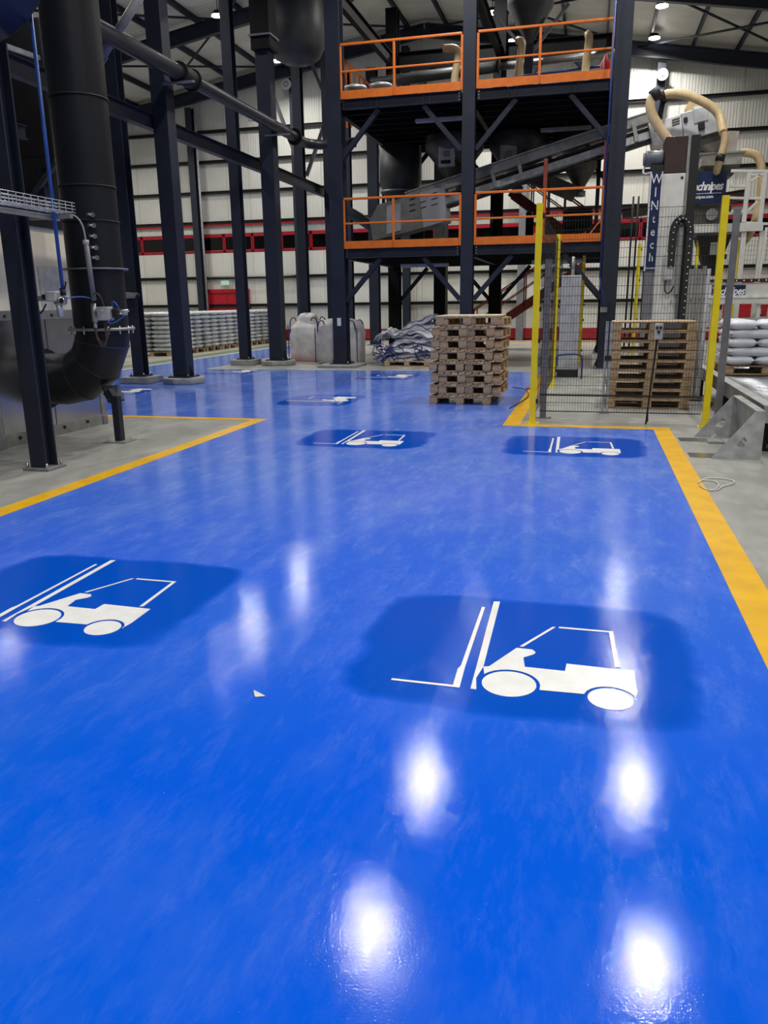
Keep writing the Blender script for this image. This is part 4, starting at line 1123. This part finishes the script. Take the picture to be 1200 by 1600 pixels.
MB().bar((1.71, RYb-.1, 1.2), (1.71, RYb-.1, .6), .14, .1, (0,1,0)).build('chain_tail', rubber, t)
# pedestal enclosure behind fenced pallets
t = thing('blue_grey_enclosure', 'blue-grey electrical enclosure behind the fenced pallet stack', 'enclosure', (1.2, 14.2, 0))
MB().box(.95, 1.5, 14.0, 14.4, .08, 1.28).build('case', mat('enclosure_paint', (.10,.13,.18), .4), t, bev=.015)
MB().box(.95, 1.5, 14.0, 14.4, 0, .08).build('plinth', rubber, t)
MB().cyl((1.45, 13.99, .7), (1.45, 13.97, .7), .02, n=8).build('lock', chrome, t)

# ================================================================== BAGGING MACHINE
BYm = 22.2
t = thing('bagging_machine', 'bagging machine with steel hopper, blue sign and white frame at right', 'bagging machine', (3.0, BYm+.6, 0))
hz1 = aY(1115, 241, BYm).z; hz0 = aY(1115, 268, BYm).z
hx0, hx1 = aY(1097, 241, BYm).x, aY(1160, 241, BYm).x
bx0, bx1 = aY(1110, 268, BYm).x, aY(1146, 268, BYm).x
MB().add([(hx0,BYm,hz1-.25),(hx1,BYm,hz1-.25),(hx1,BYm+1.0,hz1-.25),(hx0,BYm+1.0,hz1-.25),(hx0,BYm,hz1),(hx1,BYm,hz1),(hx1,BYm+1.0,hz1),(hx0,BYm+1.0,hz1)],
         [(3,2,1,0),(4,5,6,7),(0,1,5,4),(1,2,6,5),(2,3,7,6),(3,0,4,7)]).build('hopper_rim', mat('bright_hopper_steel', (.5,.49,.46), .35, .6), t)
MB().add([(bx0,BYm+.2,hz0-.1),(bx1,BYm+.2,hz0-.1),(bx1,BYm+.8,hz0-.1),(bx0,BYm+.8,hz0-.1),(hx0,BYm,hz1-.25),(hx1,BYm,hz1-.25),(hx1,BYm+1.0,hz1-.25),(hx0,BYm+1.0,hz1-.25)],
         [(3,2,1,0),(4,5,6,7),(0,1,5,4),(1,2,6,5),(2,3,7,6),(3,0,4,7)]).build('hopper_cone', hopperm, t)
MB().box(hx0-.05, hx1+.08, BYm-.05, BYm+1.05, hz1, hz1+.04).build('hopper_lip', galvd, t)
sgx0, sgx1 = aY(1062, 290, BYm-.1).x, aY(1135, 290, BYm-.1).x
sgz0, sgz1 = aY(1110, 318, BYm-.1).z, aY(1110, 268, BYm-.1).z
MB().box(sgx0-.5, sgx1, BYm-.1, BYm-.05, sgz0, sgz1).build('sign_board', navysign, t)
text('Technipes', .275, lettr, t, (aY(1102, 290, BYm-.1).x, BYm-.103, sgz1-.34), FACE, shear=.28, offset=.008, xs=.80, sp=.90)
text('www.technipes.com', .10, lettr, t, (aY(1089, 300, BYm-.1).x, BYm-.103, sgz0+.16), FACE, offset=.003, xs=.95)
MB().bar((aY(1075, 290, BYm).x, BYm-.103, sgz1-.50), (sgx1-.1, BYm-.103, sgz1-.50), .004, .012).build('underline', lettr, t)
MB().box(sgx0+.1, sgx1-.02, BYm+.1, BYm+.9, aY(1100, 352, BYm).z, sgz0).build('weigher_body', hopperm, t, bev=.02)
wz = aY(1112, 335, BYm)
MB().cyl((wz.x, BYm+.1, wz.z), (wz.x, BYm-.02, wz.z), .14, n=16).build('vibrator_motor', galvd, t)
ka, kb = aY(1090, 365, BYm), aY(1145, 365, BYm)
kz1 = aY(1110, 367, BYm).z; kz0 = aY(1110, 405, BYm).z
MB().add([(ka.x+.3,BYm+.2,kz0-.4),(kb.x-.3,BYm+.2,kz0-.4),(kb.x-.3,BYm+.6,kz0-.4),(ka.x+.3,BYm+.6,kz0-.4),(ka.x,BYm,kz1),(kb.x,BYm,kz1),(kb.x,BYm+.9,kz1),(ka.x,BYm+.9,kz1)],
         [(3,2,1,0),(4,5,6,7),(0,1,5,4),(1,2,6,5),(2,3,7,6),(3,0,4,7)]).build('bag_spout', dark, t)
MB().box(kb.x-.5, kb.x-.15, BYm-.05, BYm+.1, kz0+.1, kz0+.4).build('pneumatic_valve', galvd, t)
fz1, fz0 = aY(1120, 350, BYm).z, aY(1120, 363, BYm).z
for y0_, y1_ in ((BYm-.06, BYm+.06), (BYm+1.1, BYm+1.2)):
    MB().box(sgx0, aY(1192, 355, BYm).x, y0_, y1_, fz0, fz1).build('frame_beam', whitep, t)
for (xp) in (1163, 1192):
    a = aY(xp, 360, BYm); MB().box(a.x-.06, a.x+.06, BYm, BYm+.12, 0, fz0).build('frame_leg', whitep, t)
MB().box(sgx0+.02, sgx0+.14, BYm, BYm+.12, 0, fz0).build('frame_leg', whitep, t)
MB().box(sgx0, aY(1192, 355, BYm).x, BYm+.06, BYm+1.2, fz1-.03, fz1).build('floor_plate', galvd, t)
# white platform rails
t = thing('white_platform_rail', 'white welded guard frame on the bagging platform at the right edge', 'guardrail', (4.0, BYm, fz1))
def P(x, y, dy=0): return aY(x, y, BYm+dy)
for a, b, w_ in (((1142,267), (1215,268), .07), ((1140,291), (1165,291), .06), ((1138,309), (1168,310), .06), ((1137,330), (1170,331), .06)):
    MB().bar(P(*a), P(*b), w_, w_, (0,1,0)).build('rail', whitep, t, bev=.01)
for a, b in (((1170,270), (1162,348)), ((1196,268), (1187,350)), ((1212,268), (1205,352))):
    MB().bar(P(*a), P(*b), .10, .10, (0,1,0)).build('post', whitep, t, bev=.01)
for a, b in (((1172,284), (1188,273)), ((1168,330), (1184,315)), ((1170,273), (1195,273)), ((1168,310), (1190,310)), ((1163,348), (1200,350))):
    MB().bar(P(*a), P(*b), .06, .06, (0,1,0)).build('brace', whitep, t, bev=.01)
# ladder below
t = thing('white_ladder', 'white ladder below the bagging platform at the right edge', 'ladder', (4.1, BYm-.3, 0))
a, b = P(1198, 355, -.3), P(1185, 440, -.3)
MB().bar(a, (b.x-.1, b.y, 0), .06, .06, (0,1,0)).build('stile', whitep, t)
MB().bar(a+V((.35,0,0)), (b.x+.25, b.y, 0), .06, .06, (0,1,0)).build('stile', whitep, t)
for i in range(10):
    f = (i+.5)/10; c = a.lerp(V((b.x-.1, b.y, 0)), f)
    MB().bar(c, c+V((.35,0,0)), .03, .03).build('rung', whitep, t)
# bag flattening conveyor with sign
t = thing('bag_conveyor', 'white bag flattening conveyor with lettered panel behind the stacked bags', 'conveyor', (4.0, BYm-2, 0))
yv = 20.6
vz1, vz0 = aY(1150, 442, yv).z, aY(1150, 475, yv).z
vx0, vx1 = aY(1108, 450, yv).x, aY(1260, 450, yv).x
MB().box(vx0, vx1, yv, yv+.6, vz0, vz1).build('side_panel', whitep, t, bev=.01)
MB().box(vx0, vx1, yv-.03, yv, vz0+.14, vz0+.2).build('ledge', whites, t)
q0, q1 = aY(1112, 459, yv), aY(1164, 459, yv)
MB().box(q0.x-.0, q1.x, yv-.012, yv-.001, aY(1150, 462, yv).z-.02, aY(1150, 448, yv).z+.04).build('name_plate', navysign, t)
text('Technipes', .25, lettr, t, ((q0.x+q1.x)/2-.02, yv-.014, aY(1150, 455, yv).z), FACE, shear=.28, offset=.006, xs=.78, sp=.92)
MB().box(q1.x-.35, q1.x+.0, yv-.012, yv-.001, vz0+.21, vz0+.23).build('product_mark', reddoor, t)
MB().bar((vx0, yv-.02, vz1+.05), (vx1, yv-.02, vz1+.05), .06, .07).build('chain_guard', rubber, t)
for i in range(14):
    xx = vx0+.1+i*.16
    MB().cyl((xx, yv-.055, vz1+.05), (xx, yv-.06, vz1+.05), .018, n=6).build('chain_roller', lettr, t)
for xx in (vx0+.15, vx0+1.15, vx0+2.0):
    MB().box(xx-.04, xx+.04, yv+.1, yv+.18, 0, vz0).build('leg', whitep, t)
MB().bar((vx0, yv+.1, vz0-.35), (vx1, yv+.1, vz0-.35), .05, .06).bar((vx0, yv+.1, vz0-.6), (vx1, yv+.1, vz0-.6), .05, .06).build('roller_frame', galv, t)
for i in range(8):
    xx = vx0+.2+i*.25
    MB().cyl((xx, yv+.05, vz0-.45), (xx, yv+.55, vz0-.45), .05, n=10).build('roller', dark, t)
# pale hoses around the conveyor head
def hosepx(pts, y_, r, label, cuffs=()):
    P_ = [aY(px_, py_, y_+dy) for px_, py_, dy in pts]
    t = thing('suction_hose', label, 'hose', P_[-1])
    MB().tube(P_, r, 14, 3).build('hose', hose, t)
    for (px_, py_, dy, qx, qy) in cuffs:
        MB().cyl(aY(px_, py_, y_+dy), aY(qx, qy, y_+dy), r*1.25, n=14).build('cuff', rubber, t)
hosepx([(1024,147,0),(1016,157,0),(1016,175,0),(1030,200,0),(1046,222,0),(1056,232,.0)], 17.0, .09, 'pale hose looping down on the left side of the palletiser top', [(1018,152,0,1030,143)])
hosepx([(1034,150,0),(1045,146,0),(1062,146,0),(1085,152,0),(1110,165,0),(1124,178,0),(1128,195,-.15),(1130,207,-.3)], 21.6, .10, 'long pale hose arching over the conveyor head', [(1030,152,0,1038,148)])
hosepx([(1130,207,0),(1133,215,0),(1131,230,0),(1124,250,0),(1121,262,.2),(1119,272,1.2)], 21.3, .085, 'short pale hose dropping in front of the steel hopper', [(1127,241,0,1124,252)])
hosepx([(1152,240,0),(1168,238,0),(1184,243,0),(1190,258,0),(1190,285,0),(1186,320,0),(1178,355,0),(1165,375,0),(1152,388,0)], 22.9, .10, 'pale hose curving right from the hopper down behind the white rails')
tag(MB().bar(aY(1146, 206, 22.7), aY(1140, 238, 22.7), .24, .24, (0,1,0)).build('filter_sock', mat('dusty_sock', (.5,.44,.4), .7)), 'dusty grey sleeve beside the hose above the steel hopper', 'sleeve')
t = thing('hose_bracket', 'dark bracket on the wall post holding two hose ends', 'bracket', aY(1036, 160, 21.8))
MB().bar(aY(1026, 148, 21.8), aY(1042, 158, 21.8), .1, .18, (0,1,0)).build('arm', dark, t)
MB().bar(aY(1036, 158, 21.8), aY(1030, 185, 21.8), .12, .12, (0,1,0)).build('stem', dark, t)

# ================================================================== ROLLER CONVEYOR, WEDGE GUARD, BAG PALLET
RX0, RX1, RY0, RY1, RZc = 1.86, 4.0, 9.0, 14.6, .50
t = thing('roller_conveyor', 'low galvanised roller conveyor carrying the white bag pallet', 'conveyor', (2.9, 12, 0))
for xx in (RX0, RX1):
    MB().box(xx-.04, xx+.04, RY0, RY1, RZc-.18, RZc+.0).build('side_rail', galvd, t, bev=.006)
MB().box(RX0-.045, RX0+.075, RY0, RY1, RZc, RZc+.012).build('edge_strip', galv, t)
i = 0; yy = RY0+.08
while yy < RY1:
    MB().cyl((RX0+.05, yy, RZc-.05), (RX1-.05, yy, RZc-.05), .048, n=14).build('roller', rollerm, t)
    yy += .112
for yy in (RY0+.2, (RY0+RY1)/2, RY1-.2):
    for xx in (RX0+.02, RX1):
        MB().box(xx-.035, xx+.035, yy-.035, yy+.035, .01, RZc-.18).build('leg', dark, t)
        MB().box(xx-.07, xx+.07, yy-.07, yy+.07, 0, .01).build('foot', dark, t)
ck = MB()
for i in range(5): ck.tube([(RX0+.05, RY0+.05+i*.03, .1+i*.05), (RX0+.5, RY0+.1+i*.03, .05+i*.05), (RX1-.1, RY0+.1, .12+i*.05)], .012, 6, 1)
ck.build('cable', rubber, t)
MB().box(RX0+.05, RX1-.05, RY0+.3, RY0+.34, .05, .3).build('drive_cover', dark, t)
# wedge guard
t = thing('wheel_guard_bracket', 'galvanised folded guard bracket with triangular cheeks on the floor', 'guard bracket', (1.5, 9.2, 0))
def holeplate(outer, holes, y_, th_, name, m, par):
    cu = bpy.data.curves.new(name, 'CURVE'); cu.dimensions = '2D'; cu.fill_mode = 'BOTH'; cu.extrude = th_/2
    for lp in [outer]+holes:
        sp = cu.splines.new('POLY'); sp.points.add(len(lp)-1); sp.use_cyclic_u = True
        for i, (u, v) in enumerate(lp): sp.points[i].co = (u, v, 0, 1)
    o = bpy.data.objects.new(name, cu); C.objects.link(o); bpy.context.view_layer.update()
    me = bpy.data.meshes.new_from_object(o.evaluated_get(bpy.context.evaluated_depsgraph_get())); bpy.data.objects.remove(o)
    me.transform(FACE.to_4x4()); me.materials.clear(); me.materials.append(m)
    o = bpy.data.objects.new(name, me); C.objects.link(o); o.parent = par; o.location = V((0, y_, 0))-rloc(par)
    return o
def cheek(yy, x0, x1, zt_):
    outer = [(x0, 0), (x1, 0), (x1, zt_*.90), (x1-.02, zt_*.97), (x1-.06, zt_), (x1-.10, zt_*.97)]
    hole = [(x0+.22, .13), (x0+.31, .12), (x0+.33, .2), (x0+.30, .24)]
    holeplate(outer, [hole], yy, .012, 'cheek', galv, t)
cheek(8.60, 1.28, 1.76, .50); cheek(10.0, 1.28, 1.76, .50)
MB().add([(1.76,8.61,.06),(1.76,10.0,.06),(1.77,10.0,.06),(1.77,8.61,.06),(1.70,8.61,.47),(1.70,10.0,.47),(1.71,10.0,.48),(1.71,8.61,.48)],
         [(3,2,1,0),(4,5,6,7),(0,1,5,4),(1,2,6,5),(2,3,7,6),(3,0,4,7)]).build('back_plate', galvd, t)
MB().bar((1.715, 8.6, .495), (1.715, 10.01, .495), .085, .012).build('top_plate', galv, t)
MB().box(1.08, 1.40, 8.62, 8.86, 0, .008).build('base_tongue', galvs, t)
MB().box(1.08, 1.40, 9.62, 9.86, 0, .008).build('base_tongue', galvs, t)
MB().bar((1.38, 9.58, .01), (1.46, 9.58, .10), .12, .008).bar((1.46, 9.58, .10), (1.56, 9.58, .01), .12, .008).build('folded_foot', galv, t)
# pallet on conveyor with bags
bp0 = aY(1112, 575, 12.9)
pz0 = RZc+.005
q = dup(pp, (2.55, 13.2, pz0), math.pi/2, 'wooden pallet under the white bags on the roller conveyor', kidmap=ppk)
q['group'] = 'pallet on the roller conveyor'
tag(MB().box(1.95, 2.10, 12.72, 12.86, pz0, pz0+.11).build('wooden_block', wood), 'loose wooden block at the left end of the bag pallet', 'block')
def bag_mesh(L_, W_, H_, name='filled_bag', m=bagw, nu=12, nv=8):
    vs = []; fs = []
    def h(u, v):
        e = (1-abs(u)**5)*(1-abs(v)**4)
        return max(e, 0)**.45
    for s in (1, -1):
        for i in range(nu+1):
            for j in range(nv+1):
                u = -1+2*i/nu; v = -1+2*j/nv
                hh_ = h(u, v)
                pin = 1-.06*abs(u)**3*(1)
                x_ = u*L_/2*(1-.03*abs(v)**3); y_ = v*W_/2*pin
                vs.append((x_, y_, H_/2 + s*H_/2*hh_*(1+.05*math.sin(7*u+3*v))))
    n = (nu+1)*(nv+1)
    for s in (0, 1):
        for i in range(nu):
            for j in range(nv):
                a = s*n+i*(nv+1)+j; q_ = (a, a+nv+1, a+nv+2, a+1)
                fs.append(q_ if s == 0 else q_[::-1])
    b = MB().add(vs, fs, True)
    o = b.build(name, m)
    bm = bmesh.new(); bm.from_mesh(o.data); bmesh.ops.remove_doubles(bm, verts=bm.verts, dist=.0004); bmesh.ops.recalc_face_normals(bm, faces=bm.faces); bm.to_mesh(o.data); bm.free()
    return o
bg = bag_mesh(.66, .42, .14)
bgz = pz0+.143
rowlab = ['bottom', 'second', 'third', 'fourth', 'top']
first = True
for lay in range(5):
    z = bgz+lay*.128
    if lay % 2 == 0: spots = [(2.17, 12.93, math.pi/2, 'left'), (2.68, 12.83, 0, 'right'), (2.17, 13.55, math.pi/2, 'rear left'), (2.75, 13.3, 0, 'rear right')]
    else: spots = [(2.30, 12.83, 0, 'left'), (2.88, 12.93, math.pi/2, 'right'), (2.25, 13.3, 0, 'rear left'), (2.85, 13.6, math.pi/2, 'rear right')]
    for (x, y_, r, sd) in spots:
        o = bg if first else bg.copy()
        if not first: C.objects.link(o)
        first = False
        o.location = (x+random.uniform(-.01, .01), y_, z); o.rotation_euler = (0, 0, r+random.uniform(-.03, .03))
        o['label'] = 'white filled bag, %s in the %s layer on the roller conveyor' % (sd, rowlab[lay]); o['category'] = 'bag'; o['group'] = 'white bags on the roller conveyor pallet'
# clutter on the floor
tag(MB().tube([fl(1090,757), fl(1100,749), fl(1120,748), fl(1148,752), fl(1146,758), fl(1128,761), fl(1122,768), fl(1108,768)], .006, 6, 2).tube([fl(1092,760), fl(1104,768), fl(1120,766), fl(1124,757), fl(1112,752), fl(1094,752)], .006, 6, 2).build('plastic_strap', plastic), 'crumpled clear plastic strap on the concrete right of the yellow line', 'litter')
for o in [bpy.data.objects['plastic_strap']]: o.location.z = .006
c = fl(404, 1087)
tag(MB().prism([(c.x-.035, c.y+.03), (c.x-.02, c.y+.0), (c.x-.005, c.y-.022), (c.x+.035, c.y-.008), (c.x+.01, c.y+.008), (c.x-.012, c.y+.02)], lambda u, v, k: (u, v, .003+.003*k+.05*abs(u-c.x))).build('paper_scrap', scrap), 'tiny torn white paper scrap on the blue floor', 'litter')
tag(MB().tube([(-1.15, 12.2, .008), (-1.05, 12.9, .01), (-.95, 13.9, .02), (-1.1, 14.6, .06), (-1.35, 14.9, .05)], .008, 6, 2).build('loose_strap', rubber), 'thin black strap curling on the floor right of the interlocked stack', 'litter')
tag(MB().tube([(-1.1,15.0,.012),(-1.0,15.1,.02),(-.95,15.3,.012),(-1.05,15.4,.03)], .02, 6, 2).build('red_rag', reddoor), 'small red rag on the floor near the fence corner', 'litter')

# ================================================================== WRAPPED BAG PALLETS ALONG THE LEFT
sb = bag_mesh(.69, .60, .142, 'sack', film, 8, 6)
spp = MB()
for i in range(5): spp.box(-.7, .7, -.6+i*.275, -.48+i*.275, .12, .14)
for i in (-1, 0, 1):
    for j in (-1, 0, 1): spp.box(i*.62-.07, i*.62+.07, j*.53-.06, j*.53+.06, 0, .12)
spp = spp.build('wooden_pallet', woodd)
spp['label'] = 'x'; spp['category'] = 'pallet'
first = True; firstp = True
for s in range(8):
    yc_ = 24.3+s*1.32
    if yc_ > 34: break
    o = spp if firstp else spp.copy()
    if not firstp: C.objects.link(o)
    firstp = False
    o.location = (-14.05, yc_, 0); o['label'] = 'wooden pallet under the %s stack of grey sacks counted from the camera' % ordn[s].replace('bottom', 'first')
    o['group'] = 'pallets under the grey sack stacks'
    for lay in range(9):
        for i in (-1, 1):
            for j in (-1, 1):
                b = sb if first else sb.copy()
                if not first: C.objects.link(b)
                first = False
                b.location = (-14.05+i*.345+random.uniform(-.02, .02), yc_+j*.31+random.uniform(-.015, .015), .142+lay*.141)
                b.rotation_euler = (0, 0, random.uniform(-.04, .04)+(math.pi if (lay+i) % 2 else 0))
                b['label'] = 'grey film-covered sack, %s layer of the %s stack from the camera, %s %s' % (ordn[lay].replace('bottom', 'lowest'), ordn[s].replace('bottom', 'first'), 'near' if j < 0 else 'far', 'right' if i > 0 else 'left'); b['category'] = 'sack'; b['group'] = 'sacks in the wrapped stacks along the left'
# ================================================================== BULK BAGS
def bulk_bag(cx, cy, w_, d_, h_, label, knob=False, seed=1, tint=fabric):
    rnd = random.Random(seed)
    t = thing('bulk_bag', label, 'bulk bag', (cx, cy, 0))
    n = 32; prof = [(0, .93), (.02, .99), (.15, 1.02), (.4, 1.05), (.7, 1.03), (.86, .99), (.93, .90), (.98, .6), (1.0, .3), (1.01, 0)]
    if knob: prof = [(0, .95), (.02, .99), (.2, 1.0), (.55, 1.02), (.72, .98), (.80, .86), (.84, .66), (.9, .60), (.97, .58), (1.03, .45), (1.05, .2), (1.05, 0)]
    vs = []
    for zf, rf in prof:
        for i in range(n):
            a = 2*math.pi*i/n; ca, sa = math.cos(a), math.sin(a)
            e = 5 if zf < .8 else 3
            rr = (abs(ca)**e+abs(sa)**e)**(-1/e)
            wob = 1+.03*math.sin(5*a+zf*9+seed)*(1 if zf > .05 else .3)+rnd.uniform(-.012, .012)
            vs.append((cx+w_/2*rr*ca*rf*wob, cy+d_/2*rr*sa*rf*wob, h_*zf+(.03*math.sin(3*a+seed) if zf > .8 else 0)))
    m_ = MB().add(vs, [(j*n+i, j*n+(i+1) % n, (j+1)*n+(i+1) % n, (j+1)*n+i) for j in range(len(prof)-1) for i in range(n)], True)
    m_.build('body', tint, t)
    for i, (sx, sy) in enumerate(((-1,-1), (1,-1), (1,1), (-1,1))):
        x, y_ = cx+sx*w_*.43, cy+sy*d_*.43
        MB().tube([(x, y_-.0, h_*.5), (x+sx*.02, y_, h_*.8), (x-sx*.02, y_, h_*.95), (x-sx*.14, y_, h_*.98), (x-sx*.18, y_, h_*.9)], .016, 6, 2).build('lifting_loop', bluestrap, t)
    MB().bar((cx-w_*.49, cy-d_*.49, .03), (cx-w_*.49, cy-d_*.49, h_*.8), .02, .02).bar((cx+w_*.49, cy-d_*.49, .03), (cx+w_*.49, cy-d_*.49, h_*.8), .02, .02).build('corner_seam', bluestrap, t)
    return t
bulk_bag(-8.05, 22.4, .95, .9, 1.27, 'bulk bag with gathered top at left, standing left of the tower column', True, 2)
bulk_bag(-6.70, 21.3, 1.22, .95, 1.2, 'wide square bulk bag standing right behind the front left tower column', False, 5)
tag(MB().box(-8.6, -7.45, 21.7, 22.0, .001, .012).build('red_mat', mat('faded_red', (.35, .1, .1), .7)), 'faded red mat under the left bulk bag', 'mat')

# ================================================================== HEAP OF EMPTY SACKS
hx, hy = -4.72, 20.9
pz_ = MB()
q = dup(pp, (-4.6, 20.75, 0), math.pi/2, 'wooden pallet under the heap of empty woven sacks', kidmap=ppk)
q['group'] = 'pallet under the sack heap'
rnd = random.Random(11)
def sack(cx, cy, cz, L_, W_, ang, amp, seed, label, tilt=0, mt=fabric2):
    nx, ny = 22, 14; vs = []
    R_ = Matrix.Rotation(ang, 3, 'Z') @ Matrix.Rotation(tilt, 3, 'Y')
    for s in (0, 1):
        for i in range(nx+1):
            for j in range(ny+1):
                u, v = i/nx-.5, j/ny-.5
                z = amp*(math.sin(9*u+seed)*.5+math.sin(13*v+seed*2.3)*.35+math.sin(17*(u+v)+seed)*.3+math.sin(29*u-11*v+seed)*.12)
                edge = (1-abs(2*u)**6)*(1-abs(2*v)**6)
                th_ = .045*max(edge, 0)**.5+.003
                p = R_ @ V((u*L_, v*W_, z+(th_ if s else -th_)-.22*(abs(2*u)**3)*L_*.35-.25*(abs(2*v)**3)*W_*.3))
                vs.append((cx+p.x, cy+p.y, max(cz+p.z, .012)))
    n = (nx+1)*(ny+1); fs = []
    for s in (0, 1):
        for i in range(nx):
            for j in range(ny):
                a = s*n+i*(ny+1)+j; q_ = (a, a+ny+1, a+ny+2, a+1); fs.append(q_ if s else q_[::-1])
    b0_ = [i*(ny+1) for i in range(nx+1)]+[nx*(ny+1)+j for j in range(1, ny+1)]+[i*(ny+1)+ny for i in range(nx-1, -1, -1)]+[j for j in range(ny-1, 0, -1)]
    for a, b in zip(b0_, b0_[1:]+b0_[:1]): fs.append((a, b, b+n, a+n))
    o = MB().add(vs, fs, False).build('empty_sack', mt)
    tag(o, label, 'sack', 'empty woven sacks heaped on a pallet')
    c_ = o.location.copy()
    pts = [V(vs[n+i*(ny+1)+2])-c_+V((0, 0, .008)) for i in range(nx+1)]
    r = MB().tube(pts, .012, 6).build('blue_hem', bluestrap, o, off=False)
    return o
labs = ['lowest flat layer of the sack heap', 'second layer of the sack heap', 'third layer with blue hems', 'middle layer of the sack heap', 'left bulging layer', 'right bulging layer', 'upper left fold', 'upper right fold', 'folded sack near the top', 'crumpled sack at upper right of the heap']
for i in range(10):
    z = .22+i*.085
    w_ = 1.55-.055*i
    sack(hx+.1+rnd.uniform(-.08, .08)+.035*i, hy+rnd.uniform(-.05, .05), z, w_, 1.0, rnd.uniform(-.15, .15), .07, i*1.7, 'empty woven silver sack, '+labs[i])
sack(hx+.28, hy+.05, 1.10, 1.15, .8, .1, .06, 3.3, 'empty woven silver sack standing up in a peak on top of the heap', -.42)
sack(hx+.62, hy+.1, 1.02, .8, .7, .2, .09, 7.1, 'empty woven silver sack slumping down the right side of the heap', .5)
sack(hx-.35, hy-.1, .86, .9, .8, -.2, .09, 9.1, 'empty woven silver sack rolled over the left shoulder of the heap', -.15)
bs = MB()
for i in range(60):
    x = hx-.72+rnd.random()*(.5 if i % 2 else 1.4); z = .12+rnd.random()*.45; y_ = hy-.55-rnd.random()*.06
    bs.tube([(x, y_, z), (x+rnd.uniform(-.15, .15), y_-.04, max(z+rnd.uniform(-.15, .12), .03)), (x+rnd.uniform(-.2, .2), y_-.01, max(z+rnd.uniform(-.2, .1), .03))], .012, 5, 1)
o = bs.build('strap_tangle', bluestrap, kind='stuff'); tag(o, 'tangle of dark blue lifting straps hanging from the sack heap', 'straps')

# ================================================================== SMALL WALL THINGS
for (x_, y_, lb) in ((448, 132, 'round white speaker on the back wall post at left'), (1035, 117, 'round white speaker on the back wall post at right')):
    c = aY(x_, y_, YF-.55)
    t = thing('wall_speaker', lb, 'speaker', c)
    MB().cyl((c.x, YF-.50, c.z), (c.x, YF-.62, c.z), .19, .21, 24).build('horn_rim', greyl, t)
    MB().cyl((c.x, YF-.60, c.z), (c.x, YF-.63, c.z), .12, n=20).build('horn_throat', greyp, t)
    MB().cyl((c.x, YF-.61, c.z), (c.x, YF-.65, c.z), .05, n=12).build('centre_cap', greyl, t)
    MB().box(c.x-.04, c.x+.04, YF-.5, YF-.44, c.z-.04, c.z+.04).build('bracket', dark, t)
c = aY(352, 442, YF-.1)
t = thing('exit_sign', 'small green and white emergency exit sign on the back wall', 'sign', c)
MB().box(c.x-.2, c.x+.2, YF-.16, YF-.1, c.z-.1, c.z+.1).build('case', exitm, t, bev=.01)
MB().prism([(-.14,-.05),(-.07,-.05),(-.05,.0),(-.02,-.05),(.0,-.05),(-.04,.04),(-.1,.05)], lambda u, v, k: (c.x+u, YF-.165+.004*k, c.z+v)).prism([(.04,-.06),(.14,-.06),(.14,.06),(.04,.06)], lambda u, v, k: (c.x+u, YF-.165+.004*k, c.z+v)).build('running_figure', lettr, t)
c = aY(393, 182, YF-.1)
tag(MB().box(c.x-.16, c.x+.16, YF-.06, YF-.001, c.z-.15, c.z+.12).build('wall_box', mat('pale_box', (.62,.62,.6), .5), bev=.01), 'pale square box high on the back wall left of the speaker', 'box')
a = aY(303, 300, YF-.6)
t = thing('white_rain_pipe', 'pale vertical pipe beside the gable post at left', 'pipe', (a.x+.25, YF-.5, 1.3))
zt_ = aY(296, 178, YF-.5).z
prx = aY(319, 400, YF-.3).x
MB().cyl((prx, YF-.3, 1.3), (prx, YF-.3, zt_), .05, n=10).build('pipe', greyl, t)
MB().cyl((prx, YF-.3, 1.25), (prx, YF-.3, 1.32), .08, n=10).build('end_cap', greyl, t)
tag(MB().cyl((-17.3, YF-.2, aY(400, 432, YF).z), (-13, YF-.2, aY(400, 432, YF).z), .03, n=8).build('wall_conduit', galvd), 'thin level conduit along the back wall above the red door', 'conduit')

bpy.context.view_layer.update()
print('objects', len(bpy.data.objects))
